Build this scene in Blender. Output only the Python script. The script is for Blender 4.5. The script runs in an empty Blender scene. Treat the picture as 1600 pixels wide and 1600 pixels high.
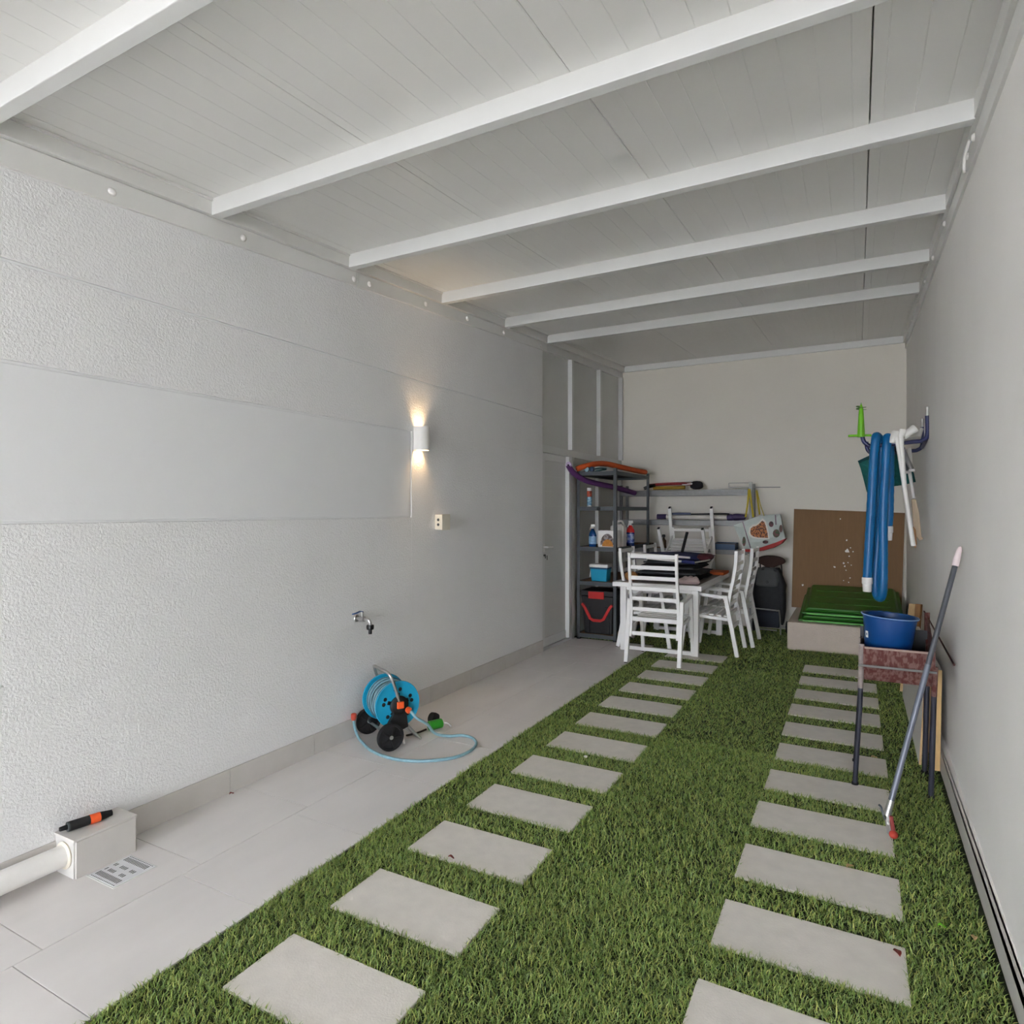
import bpy, bmesh, math, random
import numpy as np
from mathutils import Vector, Matrix

random.seed(7)
rng = np.random.default_rng(11)
C = bpy.context.scene.collection
SC = bpy.context.scene
R = math.radians

# ------------------------------------------------------------------ camera, sky, exposure
CAMH = 1.57
YAW = R(28.4)
cam_d = bpy.data.cameras.new('camera'); cam = bpy.data.objects.new('camera', cam_d); C.objects.link(cam)
cam_d.sensor_width = 36; cam_d.lens = 22.5; cam_d.shift_y = -3 / 1600
cam_d.clip_start = .05; cam_d.clip_end = 200
cam.location = (0, 0, CAMH); cam.rotation_euler = (R(90), 0, YAW)
SC.camera = cam

world = bpy.data.worlds.new('overcast_sky'); SC.world = world; world.use_nodes = True
wn = world.node_tree.nodes; wl = world.node_tree.links
wn['Background'].inputs[0].default_value = (.87, .908, 1.0, 1)
wn['Background'].inputs[1].default_value = 8.0

SC.view_settings.view_transform = 'Standard'
SC.view_settings.look = 'None'
SC.view_settings.gamma = 1
SC.view_settings.use_curve_mapping = False
SC.view_settings.exposure = 1.57
try:
    SC.cycles.max_bounces = 14; SC.cycles.diffuse_bounces = 10
except Exception:
    pass

# ------------------------------------------------------------------ helpers
_c, _s = math.cos(YAW), math.sin(YAW)


def at(px, py, X=None, Y=None, Z=None):
    """point of the photograph (1600 px frame) on a plane of the real room"""
    a = (px - 800) / 1000.
    r = Vector((a * _c - _s, a * _s + _c, -(py - 797) / 1000.))
    t = X / r[0] if X is not None else Y / r[1] if Y is not None else (Z - CAMH) / r[2]
    p = r * t
    return Vector((p[0], p[1], p[2] + CAMH))


def lin(c):
    f = lambda v: v / 12.92 if v <= .04045 else ((v + .055) / 1.055) ** 2.4
    return (f(c[0] / 255), f(c[1] / 255), f(c[2] / 255), 1)


MATS = {}


def mat(name, col, rough=.6, metal=0., var=.05, scale=12., bump=0., bscale=60., emit=None, spec=.5, col2=None, trans=0., stretch=None):
    if name in MATS: return MATS[name]
    m = bpy.data.materials.new(name); m.use_nodes = True
    nt = m.node_tree; b = nt.nodes['Principled BSDF']
    tc = nt.nodes.new('ShaderNodeTexCoord')
    src = tc.outputs['Object']
    if stretch:
        mp = nt.nodes.new('ShaderNodeMapping'); mp.inputs['Scale'].default_value = stretch
        nt.links.new(src, mp.inputs[0]); src = mp.outputs[0]
    n = nt.nodes.new('ShaderNodeTexNoise'); n.inputs['Scale'].default_value = scale; n.inputs['Detail'].default_value = 4
    nt.links.new(src, n.inputs['Vector'])
    cr = nt.nodes.new('ShaderNodeValToRGB')
    base = lin(col)
    if col2:
        cr.color_ramp.elements[0].color = base; cr.color_ramp.elements[1].color = lin(col2)
        cr.color_ramp.elements[0].position = .42; cr.color_ramp.elements[1].position = .58
    else:
        cr.color_ramp.elements[0].color = tuple(v * (1 - var) for v in base[:3]) + (1,)
        cr.color_ramp.elements[1].color = tuple(min(1, v * (1 + var)) for v in base[:3]) + (1,)
        cr.color_ramp.elements[0].position = .3; cr.color_ramp.elements[1].position = .7
    nt.links.new(n.outputs[0], cr.inputs[0]); nt.links.new(cr.outputs[0], b.inputs['Base Color'])
    b.inputs['Roughness'].default_value = rough; b.inputs['Metallic'].default_value = metal
    b.inputs['Specular IOR Level'].default_value = spec
    if trans: b.inputs['Transmission Weight'].default_value = trans
    if bump:
        n2 = nt.nodes.new('ShaderNodeTexNoise'); n2.inputs['Scale'].default_value = bscale; n2.inputs['Detail'].default_value = 3
        nt.links.new(src, n2.inputs['Vector'])
        bp = nt.nodes.new('ShaderNodeBump'); bp.inputs['Strength'].default_value = bump; bp.inputs['Distance'].default_value = .01
        nt.links.new(n2.outputs[0], bp.inputs['Height']); nt.links.new(bp.outputs[0], b.inputs['Normal'])
    if emit:
        b.inputs['Emission Color'].default_value = emit[0]; b.inputs['Emission Strength'].default_value = emit[1]
    MATS[name] = m
    return m


def W(o):
    if o is None: return Matrix.Identity(4)
    return W(o.parent) @ o.matrix_basis


class MB:
    def __init__(s): s.v = []; s.f = []

    def add(s, vs, fs):
        n = len(s.v); s.v += [tuple(v) for v in vs]; s.f += [tuple(i + n for i in f) for f in fs]; return s

    def box(s, x0, x1, y0, y1, z0, z1):
        vs = [(x0, y0, z0), (x1, y0, z0), (x1, y1, z0), (x0, y1, z0), (x0, y0, z1), (x1, y0, z1), (x1, y1, z1), (x0, y1, z1)]
        return s.add(vs, [(0, 3, 2, 1), (4, 5, 6, 7), (0, 1, 5, 4), (1, 2, 6, 5), (2, 3, 7, 6), (3, 0, 4, 7)])

    def hexa(s, vs):   # 4 bottom, 4 top
        return s.add(vs, [(0, 3, 2, 1), (4, 5, 6, 7), (0, 1, 5, 4), (1, 2, 6, 5), (2, 3, 7, 6), (3, 0, 4, 7)])

    def bar(s, p, q, w, h, up=(0, 0, 1)):
        p, q = Vector(p), Vector(q); d = (q - p).normalized(); u = Vector(up)
        a = d.cross(u)
        if a.length < 1e-4: a = d.cross(Vector((1, 0, 0)))
        a.normalize(); b = a.cross(d).normalized(); a = a * w / 2; b = b * h / 2
        return s.hexa([p - a - b, p + a - b, p + a + b, p - a + b, q - a - b, q + a - b, q + a + b, q - a + b])

    def strip(s, pts, w, h, side):   # rectangular section swept in a plane whose normal is `side` (w along side, h across)
        side = Vector(side).normalized(); pts = [Vector(p) for p in pts]; n = len(pts); vs = []
        for i, p in enumerate(pts):
            d = (pts[min(i + 1, n - 1)] - pts[max(i - 1, 0)]).normalized()
            k = side.cross(d).normalized() * h / 2; a = side * w / 2
            vs += [p - a - k, p + a - k, p + a + k, p - a + k]
        fs = [(0, 3, 2, 1), tuple(4 * (n - 1) + i for i in range(4))]
        for i in range(n - 1):
            for j in range(4):
                a = 4 * i + j; b = 4 * i + (j + 1) % 4; fs.append((a, b, b + 4, a + 4))
        return s.add(vs, fs)

    def tube(s, pts, r, n=10, closed=False):
        pts = [Vector(p) for p in pts]; m = len(pts)
        rs = r if isinstance(r, (list, tuple)) else [r] * m
        prev = None; vs = []
        for i, p in enumerate(pts):
            if closed: d = pts[(i + 1) % m] - pts[i - 1]
            else: d = pts[min(i + 1, m - 1)] - pts[max(i - 1, 0)]
            d.normalize()
            if prev is None:
                a = d.cross(Vector((0, 0, 1)))
                if a.length < .05: a = d.cross(Vector((0, 1, 0)))
            else: a = prev - d * prev.dot(d)
            a.normalize(); prev = a; b = d.cross(a)
            for k in range(n):
                t = 2 * math.pi * k / n; vs.append(p + (a * math.cos(t) + b * math.sin(t)) * rs[i])
        fs = []
        for i in range(m if closed else m - 1):
            for k in range(n):
                k2 = (k + 1) % n; i2 = (i + 1) % m
                fs.append((i * n + k, i * n + k2, i2 * n + k2, i2 * n + k))
        if not closed: fs += [tuple(range(n))[::-1], tuple((m - 1) * n + k for k in range(n))]
        return s.add(vs, fs)

    def cyl(s, p, q, r, r2=None, n=20): return s.tube([p, q], [r, r if r2 is None else r2], n)

    def lathe(s, prof, o=(0, 0, 0), ax=(0, 0, 1), n=28, sx=1., sy=1.):   # prof [(r,h)], closed ends when r=0
        ax = Vector(ax).normalized(); o = Vector(o)
        a = ax.cross(Vector((0, 1, 0)) if abs(ax.y) < .9 else Vector((1, 0, 0))).normalized(); b = ax.cross(a)
        vs = []
        for r, h in prof:
            for k in range(n):
                t = 2 * math.pi * k / n; vs.append(o + ax * h + a * math.cos(t) * r * sx + b * math.sin(t) * r * sy)
        fs = []
        for i in range(len(prof) - 1):
            for k in range(n):
                k2 = (k + 1) % n; fs.append((i * n + k, i * n + k2, (i + 1) * n + k2, (i + 1) * n + k))
        fs += [tuple(range(n))[::-1], tuple((len(prof) - 1) * n + k for k in range(n))]
        return s.add(vs, fs)

    def prism(s, poly, off):    # planar polygon of 3-D points pushed by a vector
        off = Vector(off); n = len(poly); vs = [Vector(p) for p in poly] + [Vector(p) + off for p in poly]
        fs = [tuple(range(n))[::-1], tuple(range(n, 2 * n))] + [(i, (i + 1) % n, (i + 1) % n + n, i + n) for i in range(n)]
        return s.add(vs, fs)

    def blob(s, c, rad, nu=16, nv=10, jit=0., e=1., seed=0, flat=0.):
        rr = random.Random(seed); c = Vector(c); vs = []
        sp = lambda v: math.copysign(abs(v) ** e, v)
        ph = [rr.uniform(0, 6.28) for _ in range(6)]
        for j in range(nv + 1):
            t = math.pi * j / nv
            for i in range(nu):
                p = 2 * math.pi * i / nu
                k = 1 + jit * (math.sin(3 * p + ph[0] + 2 * t) * .5 + math.sin(5 * p + ph[1] - 3 * t) * .3 + math.sin(9 * t + ph[2] + 2 * p) * .3)
                vs.append(c + Vector((rad[0] * sp(math.sin(t)) * sp(math.cos(p)) * k, rad[1] * sp(math.sin(t)) * sp(math.sin(p)) * k, rad[2] * sp(math.cos(t)) * (1 + jit * .6 * math.sin(4 * p + ph[3])))))
        fs = [(j * nu + i, j * nu + (i + 1) % nu, (j + 1) * nu + (i + 1) % nu, (j + 1) * nu + i)[::-1] for j in range(nv) for i in range(nu)]
        return s.add(vs, fs)

    def build(s, name, m, parent=None, smooth=False, bevel=0., label=None, world=True):
        vs = [Vector(v) for v in s.v]
        if parent is not None:
            if world:
                inv = W(parent).inverted(); vs = [inv @ v for v in vs]
            org = Vector((0, 0, 0))
        else:
            xs = [v.x for v in vs]; ys = [v.y for v in vs]; zs = [v.z for v in vs]
            org = Vector(((min(xs) + max(xs)) / 2, (min(ys) + max(ys)) / 2, min(zs)))
            vs = [v - org for v in vs]
        me = bpy.data.meshes.new(name); me.from_pydata(vs, [], s.f); me.update()
        bm = bmesh.new(); bm.from_mesh(me); bmesh.ops.remove_doubles(bm, verts=bm.verts, dist=1e-6)
        bmesh.ops.recalc_face_normals(bm, faces=bm.faces); bm.to_mesh(me); bm.free()
        me.materials.append(m)
        if smooth:
            me.polygons.foreach_set('use_smooth', [True] * len(me.polygons))
            try: me.set_sharp_from_angle(angle=R(40))
            except Exception: pass
        o = bpy.data.objects.new(name, me); C.objects.link(o); o.location = org
        if parent is not None: o.parent = parent
        if bevel:
            b = o.modifiers.new('bevel', 'BEVEL'); b.width = bevel; b.segments = 2; b.limit_method = 'ANGLE'; b.angle_limit = R(50)
        if label: o['label'] = label
        return o


def tag(o, label, cat, group=None, kind=None):
    if label: o['label'] = label
    if cat: o['category'] = cat
    if group: o['group'] = group
    if kind: o['kind'] = kind
    return o


def empty(name, loc, rz=0., label=None, cat=None, group=None, kind=None):
    o = bpy.data.objects.new(name, None); o.empty_display_size = .1; C.objects.link(o)
    o.location = loc; o.rotation_euler = (0, 0, rz)
    return tag(o, label, cat, group, kind)


def copy_tree(o, parent=None):
    c = o.copy(); C.objects.link(c); c.parent = parent
    for ch in list(o.children): copy_tree(ch, c)
    return c


def struct(o): o['kind'] = 'structure'; return o


def smoothpath(pts, k=6):
    pts = [Vector(p) for p in pts]; out = []; n = len(pts)
    for i in range(n - 1):
        p0, p1, p2, p3 = pts[max(i - 1, 0)], pts[i], pts[i + 1], pts[min(i + 2, n - 1)]
        for j in range(k):
            t = j / k
            out.append(.5 * ((2 * p1) + (p2 - p0) * t + (2 * p0 - 5 * p1 + 4 * p2 - p3) * t * t + (3 * p1 - p0 - 3 * p2 + p3) * t ** 3))
    out.append(pts[-1]); return out


# ------------------------------------------------------------------ materials
M_stucco = mat('stucco_paint', (228, 228, 228), .9, var=.015, scale=3, bump=.45, bscale=95)
M_smooth = mat('smooth_paint', (228, 229, 230), .8, var=.012, scale=3, bump=.05, bscale=60)
M_paint = mat('wall_paint', (236, 234, 230), .85, var=.02, scale=2.2, bump=.08, bscale=50)
M_back = mat('back_wall_paint', (225, 220, 209), .85, var=.025, scale=1.5, bump=.08, bscale=40)
M_alu = mat('white_aluminium', (212, 213, 211), .35, var=.01)
M_trim = mat('trim_white', (222, 222, 219), .4, var=.01)
M_tile = mat('floor_porcelain', (220, 216, 214), .45, var=.045, scale=5, bump=.03, bscale=90, stretch=(1, .35, 1))
M_skirt = mat('skirting_porcelain', (200, 196, 191), .5, var=.04, scale=7, bump=.03)
M_grout = mat('grout', (165, 158, 150), .9)
M_pave = mat('stone_slab', (218, 213, 206), .7, var=.05, scale=14, bump=.12, bscale=160)
M_soil = mat('turf_backing', (38, 48, 26), .95, var=.2, scale=30)
M_conc = mat('rough_render', (200, 186, 172), .9, var=.04, scale=8, bump=.4, bscale=70)
M_grey = mat('grey_painted_steel', (74, 79, 82), .55, metal=.1, var=.06, scale=20)
M_galv = mat('galvanised_steel', (132, 132, 130), .5, metal=.45, var=.08, scale=25)
M_chip = mat('chipboard', (150, 116, 82), .8, var=.18, scale=60)
M_wood = mat('raw_pine', (196, 164, 118), .7, var=.12, scale=9, stretch=(8, 8, 1))
M_wood2 = mat('brown_timber', (138, 100, 62), .75, var=.2, scale=9, stretch=(8, 8, 1))
M_white = mat('white_plastic', (232, 230, 226), .45, var=.02)
M_chair = mat('white_powder_coat', (240, 239, 236), .4, var=.012)
M_black = mat('black_plastic', (14, 15, 18), .5, var=.15)
M_blackr = mat('black_rubber', (18, 18, 20), .8, var=.15, bump=.1)
M_red = mat('red_plastic', (190, 28, 26), .4, var=.06)
M_orange = mat('orange_plastic', (235, 92, 38), .45, var=.06)
M_teal = mat('turquoise_plastic', (22, 150, 188), .35, var=.04)
M_hose = mat('pale_teal_hose', (132, 170, 180), .4, var=.12, scale=30)
M_stripe = mat('dark_teal_stripe', (44, 84, 100), .4)
M_chrome = mat('brushed_metal', (190, 190, 188), .28, metal=.9, var=.05)
M_bucket = mat('blue_bucket_plastic', (8, 64, 124), .4, var=.06, scale=5)
M_poolhose = mat('blue_pool_hose', (4, 98, 154), .42, var=.06)
M_green = mat('glossy_green_plastic', (34, 98, 12), .32, var=.08, scale=4)
M_lime = mat('lime_plastic', (112, 190, 28), .4, var=.06)
M_card = mat('brown_cardboard', (134, 104, 74), .85, var=.05, scale=4, bump=.05, bscale=20, stretch=(14, 1, 1))
M_rust = mat('rusty_steel', (84, 38, 32), .8, var=.3, scale=62, bump=.25, bscale=120, col2=(112, 82, 76), stretch=(1, 1, .5))
M_navy = mat('navy_enamel', (26, 34, 84), .35, var=.06)
M_dark = mat('charcoal_fabric', (42, 43, 46), .95, var=.2, scale=20, bump=.3, bscale=25)
M_dark2 = mat('black_fabric', (34, 34, 38), .95, var=.2, scale=24, bump=.35, bscale=30)
M_navyf = mat('navy_fabric', (34, 42, 92), .9, var=.15, scale=24, bump=.2)
M_brownf = mat('dark_brown_fabric', (58, 40, 34), .9, var=.12, scale=20, bump=.15)
M_tabletop = mat('grey_table_slats', (146, 138, 132), .6, var=.08, scale=10, stretch=(1, 8, 1))
M_panel = mat('satin_grey_panel', (204, 205, 201), .42, var=.015, scale=3)
M_purple = mat('purple_foam', (92, 48, 104), .8, var=.06)
M_orangef = mat('orange_foam', (196, 82, 32), .8, var=.06)
M_yellow = mat('mustard_webbing', (178, 160, 40), .8, var=.08)
M_leaf = mat('dry_leaf', (196, 168, 120), .8, var=.15, scale=60)
M_leafr = mat('rusty_leaf', (110, 40, 30), .8, var=.2, scale=60)
M_bag = mat('shopper_print_ground', (190, 198, 192), .6, var=.07, scale=14)

# ------------------------------------------------------------------ the shell
XL = -3.075          # painted face of the left wall
YL = -4.2              # the left wall starts here; unseen gap behind it added for side light
YB = 9.12            # face of the back wall
YF = -7.0            # the open end behind the camera


def XR(y): return .455 + .0095 * (y - 2.4)     # the right wall runs slightly askew


def ZB(y): return 3.143 + .0665 * (y - 2.25)   # underside of the roof beams


def ZC(y): return ZB(y) + .088                 # underside of the roof panels


# floor: base, tiles beside the wall, stepping slabs
fl = struct(MB().box(-3.4, 1.0, YF, YB + .3, -.14, -.012).build('floor', M_grout))
tz0, tz1 = -.0118, 0.
step = .627
rows = [(XL - .03, -2.5635, 1.84 - 13 * step), (-2.5605, -2.083, 1.12 - 12 * step)]
for x0, x1, y0 in rows:
    y = y0
    while y < 7.3:
        a, b = max(y + .0015, YF + .01), min(y + step - .0015, 7.31)
        if b - a > .05: MB().box(x0, x1, a, b, tz0, tz1).build('floor_tile', M_tile, fl, bevel=.001)
        y += step
# turf backing
tb = MB().box(-2.08, .62, .0, 7.3, -.0118, -.004); tb.box(-3.1, .62, 7.312, YB, -.0118, -.004)
tb.build('turf_backing', M_soil, fl)
slabs = []
for k in range(13): slabs.append((-1.83, -1.232, 1.395 + (k - 0) * .4925))
for k in range(13): slabs.append((-.468, .15, 1.395 + .492 * k - .005))
fixed = []
for i, (x0, x1, y0) in enumerate(slabs):
    d = .302
    if y0 > 7.2: continue
    j = rng.uniform(-.006, .006, 3)
    x0 += j[0]; x1 += j[0]; y0 += j[1]
    fixed.append((x0, x1, y0, y0 + d))
    MB().hexa([(x0, y0, -.01), (x1, y0 + j[2] * .6, -.01), (x1, y0 + d + j[2] * .6, -.01), (x0, y0 + d, -.01),
               (x0, y0, .007), (x1, y0 + j[2] * .6, .007), (x1, y0 + d + j[2] * .6, .007), (x0, y0 + d, .007)]).build('stone_slab', M_pave, fl, bevel=.003)

# driveway and ground beyond the open end
struct(MB().box(-14, 12, -24, YF, -.16, -.02).box(-14, -3.401, YF, 4, -.16, -.02).build('driveway', mat('driveway_concrete', (196, 192, 186), .9, var=.06, scale=2)))

# left wall: body with recessed grooves between its rendered fields
wl_ = struct(MB().box(XL - .25, XL - .012, YL, 6.40, -.1, 3.75).build('wall_left', M_smooth))
g = .014


def field(y0, y1, z0, z1, m=M_stucco, name='render_field'):
    MB().box(XL - .0125, XL, y0, y1, z0, z1).build(name, m, wl_, bevel=.002)


field(YL, 6.40, 2.590 + g, 3.6)
field(YL, 6.40, 2.188, 2.590)
field(4.035, 6.40, .12, 2.188)
field(YL, 4.035, .12, 1.512)
MB().box(XL - .0125, XL - .002, YL, 4.012, 1.524, 2.174).build('smooth_panel', M_smooth, wl_, bevel=.002)
bl = struct(MB().box(XL - .012, XL + .001, YL, 6.40, -.01, .128).build('baseboard_left', M_grout))
y = 2.38 - 14 * step
while y < 6.40:
    a, b = max(y + .0015, YL), min(y + step - .0015, 6.40)
    if b - a > .03: MB().box(XL + .0012, XL + .009, a, b, 0.0, .132).build('skirting_tile', M_skirt, bl, bevel=.001)
    y += step

# right wall
wr = MB().hexa([(XR(YF), YF, -.1), (XR(YF) + .3, YF, -.1), (XR(YB) + .3, YB + .2, -.1), (XR(YB), YB + .2, -.1),
                (XR(YF), YF, 3.9), (XR(YF) + .3, YF, 3.9), (XR(YB) + .3, YB + .2, 3.9), (XR(YB), YB + .2, 3.9)])
struct(wr.build('wall_right', M_paint))
br = struct(MB().hexa([(.441, YF, -.01), (XR(YF) + .01, YF, -.01), (XR(YB) + .01, YB, -.01), (.455, YB, -.01),
                       (.441, YF, .1268), (XR(YF) + .01, YF, .1268), (XR(YB) + .01, YB, .1268), (.455, YB, .1268)]).build('baseboard_right', M_paint))
y = 1.75 - 13 * step
while y < YB:
    a, b = max(y + .0015, YF), min(y + step - .0015, YB)
    xa = .432 + .0015 * max(0, a - 2.4)
    if b - a > .03: MB().box(xa, .4435 + .002 * max(0, a - 2.4), a, b, 0.0, .127).build('skirting_tile', M_skirt, br, bevel=.001)
    y += step

# back wall
struct(MB().box(-3.4, 1.0, YB, YB + .25, -.1, 4.1).build('wall_back', M_back))
# short wall strips closing the left side behind the partition
struct(MB().box(XL - .25, XL - .06, 6.40, YB, -.1, 3.9).build('wall_partition_backing', M_panel))

# roof: panels, beams, edge trims
ce = struct(MB().hexa([(-3.4, YF, ZC(YF) + .06), (1, YF, ZC(YF) + .06), (1, YB + .2, ZC(YB + .2) + .06), (-3.4, YB + .2, ZC(YB + .2) + .06),
                       (-3.4, YF, ZC(YF) + .12), (1, YF, ZC(YF) + .12), (1, YB + .2, ZC(YB + .2) + .12), (-3.4, YB + .2, ZC(YB + .2) + .12)]).build('ceiling', M_trim))
M_roof = mat('roof_panel_white', (226, 226, 223), .36, var=.01, scale=2)
nt = M_roof.node_tree
tcn = nt.nodes.new('ShaderNodeTexCoord'); sep = nt.nodes.new('ShaderNodeSeparateXYZ'); nt.links.new(tcn.outputs['Object'], sep.inputs[0])
ma = nt.nodes.new('ShaderNodeMath'); ma.operation = 'MULTIPLY'; ma.inputs[1].default_value = 1 / .118; nt.links.new(sep.outputs[0], ma.inputs[0])
fr = nt.nodes.new('ShaderNodeMath'); fr.operation = 'FRACT'; nt.links.new(ma.outputs[0], fr.inputs[0])
pp = nt.nodes.new('ShaderNodeMath'); pp.operation = 'PINGPONG'; pp.inputs[1].default_value = .5; nt.links.new(fr.outputs[0], pp.inputs[0])
mr = nt.nodes.new('ShaderNodeMapRange'); mr.inputs[1].default_value = 0; mr.inputs[2].default_value = .025; nt.links.new(pp.outputs[0], mr.inputs[0])
bp = nt.nodes.new('ShaderNodeBump'); bp.inputs['Strength'].default_value = .6; bp.inputs['Distance'].default_value = .0025
nt.links.new(mr.outputs[0], bp.inputs['Height']); nt.links.new(bp.outputs[0], nt.nodes['Principled BSDF'].inputs['Normal'])
xs = [-3.3, -2.96, -1.96, -.96, .045, .98]
for a, b in zip(xs[:-1], xs[1:]):
    a += .0025 if abs(a - .045) < .01 else .0009; b -= .0025 if abs(b - .045) < .01 else .0009
    MB().hexa([(a, YF, ZC(YF)), (b, YF, ZC(YF)), (b, YB + .1, ZC(YB + .1)), (a, YB + .1, ZC(YB + .1)),
               (a, YF, ZC(YF) + .06), (b, YF, ZC(YF) + .06), (b, YB + .1, ZC(YB + .1) + .06), (a, YB + .1, ZC(YB + .1) + .06)]).build('roof_panel', M_roof, ce, bevel=.003)
beamY = [-6.15, -5.1, -4.05, -3.0, -1.95, -.9, .14, 1.19, 2.24, 3.285, 4.385, 5.46, 6.43]
beam_lab = {7: 'white roof beam nearest the camera, crossing only the top left corner', 8: 'long white roof beam that leaves the frame at the top edge, right of centre',
            9: 'white roof beam ending at the loose white cable tail on the right wall', 10: 'white roof beam directly above and beyond the lit wall lamp',
            11: 'second farthest white roof beam, next to last before the back wall', 12: 'farthest and shortest-looking white roof beam, where the metal partition starts'}
for i, y in enumerate(beamY):
    b = MB().box(XL + .04, XR(y) - .03, y, y + .055, ZB(y), ZC(y) + .02)
    o = b.build('roof_beam', M_alu, bevel=.003)
    tag(o, beam_lab.get(i, 'white roof beam behind the camera, outside the photograph'), 'beam', 'white beams under the roof panels')

# trims along the walls under the roof
YT = 6.47


def ramp(x0, x1, y0, y1, z0f, z1f):
    return MB().hexa([(x0, y0, z0f(y0)), (x1, y0, z0f(y0)), (x1, y1, z0f(y1)), (x0, y1, z0f(y1)), (x0, y0, z1f(y0)), (x1, y0, z1f(y0)), (x1, y1, z1f(y1)), (x0, y1, z1f(y1))])


t1 = empty('trim_left', (XL, YF, 3.0), kind='structure')
zlo = lambda y: 2.877 + .072 * y
for a, b in ((YF, 3.395), (3.40, YT)):
    ramp(XL, XL + .018, a, b, zlo, lambda y: ZB(y) + .002).build('fascia_board', M_trim, t1, bevel=.002)
ramp(XL, XL + .045, YF, YB, lambda y: ZB(y) + .004, lambda y: ZC(y) - .001).build('edge_channel', M_trim, t1, bevel=.002)
ramp(XL, XL + .055, YF, YB, lambda y: ZC(y) - .014, lambda y: ZC(y) - .0015).build('channel_lip', M_trim, t1)
for px, py in ((175, 300), (380, 372), (553, 436), (577, 444), (665, 475), (730, 498), (787, 520), (845, 541)):
    p = at(px, py, X=XL + .02)
    MB().lathe([(.019, 0), (.018, .005), (.012, .011), (.0, .013)], p, (1, 0, 0), 16).build('bolt_cap', M_white, t1, smooth=True)

t2 = empty('trim_right', (.48, YF, 3.0), kind='structure')


def rampR(d, y0, y1, z0f, z1f):
    a0, a1 = XR(y0) - d, XR(y1) - d; b0, b1 = XR(y0) + .01, XR(y1) + .01
    return MB().hexa([(a0, y0, z0f(y0)), (b0, y0, z0f(y0)), (b1, y1, z0f(y1)), (a1, y1, z0f(y1)), (a0, y0, z1f(y0)), (b0, y0, z1f(y0)), (b1, y1, z1f(y1)), (a1, y1, z1f(y1))])


rampR(.016, YF, YB, zlo, lambda y: ZB(y) + .002).build('fascia_board', M_trim, t2, bevel=.002)
rampR(.035, YF, YB, lambda y: ZB(y) + .004, lambda y: ZC(y) - .001).build('edge_channel', M_trim, t2, bevel=.002)
for y in (3.42, 3.62, 4.6, 5.35, 6.05, 6.9, 7.7, 8.4, 2.4, 1.3):
    p = Vector((XR(y) - .017, y, zlo(y) + .075))
    MB().lathe([(.017, 0), (.016, .006), (.011, .012), (.0, .014)], p, (-1, 0, 0), 16).build('bolt_cap', M_white, t2, smooth=True)
p = Vector((XR(3.5) - .03, 3.52, zlo(3.5) + .02))
MB().tube(smoothpath([p + Vector((0, -.06, .06)), p + Vector((-.012, -.01, .02)), p + Vector((-.01, .03, -.03)), p + Vector((0, .07, -.02))]), .006, 8).build('cable_tail', M_white, t2, smooth=True)

t3 = empty('trim_back', (-1.3, YB, 3.6), kind='structure')
MB().box(XL, XR(YB), YB - .03, YB, ZC(YB) - .085, ZC(YB) - .002).build('edge_channel', M_trim, t3, bevel=.002)

# partition on the left: door and upper lights
XP = XL - .028
pt = empty('wall_partition', (XP, 6.4, 0), kind='structure')
ztop = lambda y: ZB(y) - .02
MB().box(XP - .03, XP + .02, 6.402, 7.20, 2.215, 2.30).build('rail', M_alu, pt, bevel=.002)
MB().box(XP - .03, XP + .02, 7.20, YB, 2.215, 2.30).build('rail', M_alu, pt, bevel=.002)
ramp(XP - .03, XP + .035, 6.402, YB, lambda y: ZB(y) - .075, lambda y: ZB(y) + .003).build('rail', M_alu, pt, bevel=.002)
for ym, zt in ((7.20, 0), (8.17, 0), (9.06, 0)):
    MB().hexa([(XP - .03, ym - .03, 2.30), (XP + .055, ym - .03, 2.30), (XP + .055, ym + .03, 2.30), (XP - .03, ym + .03, 2.30),
               (XP - .03, ym - .03, ZB(ym) - .077), (XP + .055, ym - .03, ZB(ym) - .077), (XP + .055, ym + .03, ZB(ym) - .075), (XP - .03, ym + .03, ZB(ym) - .075)]).build('mullion', M_alu, pt, bevel=.002)
for ym in (7.235, 8.12, 9.06):
    MB().box(XP - .03, XP + .045, ym - .03, ym + .03, 0, 2.215).build('mullion', M_alu, pt, bevel=.002)
for a, b in ((6.405, 7.17), (7.23, 8.14), (8.20, 9.03)):
    MB().hexa([(XP - .03, a, 2.30), (XP, a, 2.30), (XP, b, 2.30), (XP - .03, b, 2.30), (XP - .03, a, ztop(a) - .05), (XP, a, ztop(a) - .05), (XP, b, ztop(b) - .05), (XP - .03, b, ztop(b) - .05)]).build('upper_panel', M_panel, pt)
for a, b in ((7.265, 8.09), (8.15, 9.03)):
    MB().box(XP - .03, XP, a, b, .0, 2.215).build('lower_panel', M_panel, pt)

dr = empty('door_1', (XP, 6.8, 0), kind='structure')
MB().box(XP - .03, XP + .022, 6.402, 6.43, 0, 2.215).build('jamb', M_alu, dr, bevel=.002)
MB().box(XP - .03, XP + .022, 7.165, 7.205, 0, 2.215).build('jamb', M_alu, dr, bevel=.002)
MB().box(XP - .03, XP + .026, 6.43, 7.165, 0, .03).build('threshold', M_alu, dr, bevel=.002)
MB().box(XP - .02, XP + .012, 6.435, 6.49, .035, 2.21).build('stile', M_alu, dr, bevel=.002)
MB().box(XP - .02, XP + .055, 7.08, 7.155, .035, 2.21).build('stile', M_alu, dr, bevel=.003)
MB().box(XP - .02, XP + .012, 6.49, 7.08, .035, .135).build('bottom_rail', M_alu, dr, bevel=.002)
MB().box(XP - .02, XP + .012, 6.49, 7.08, 2.13, 2.21).build('top_rail', M_alu, dr, bevel=.002)
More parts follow.
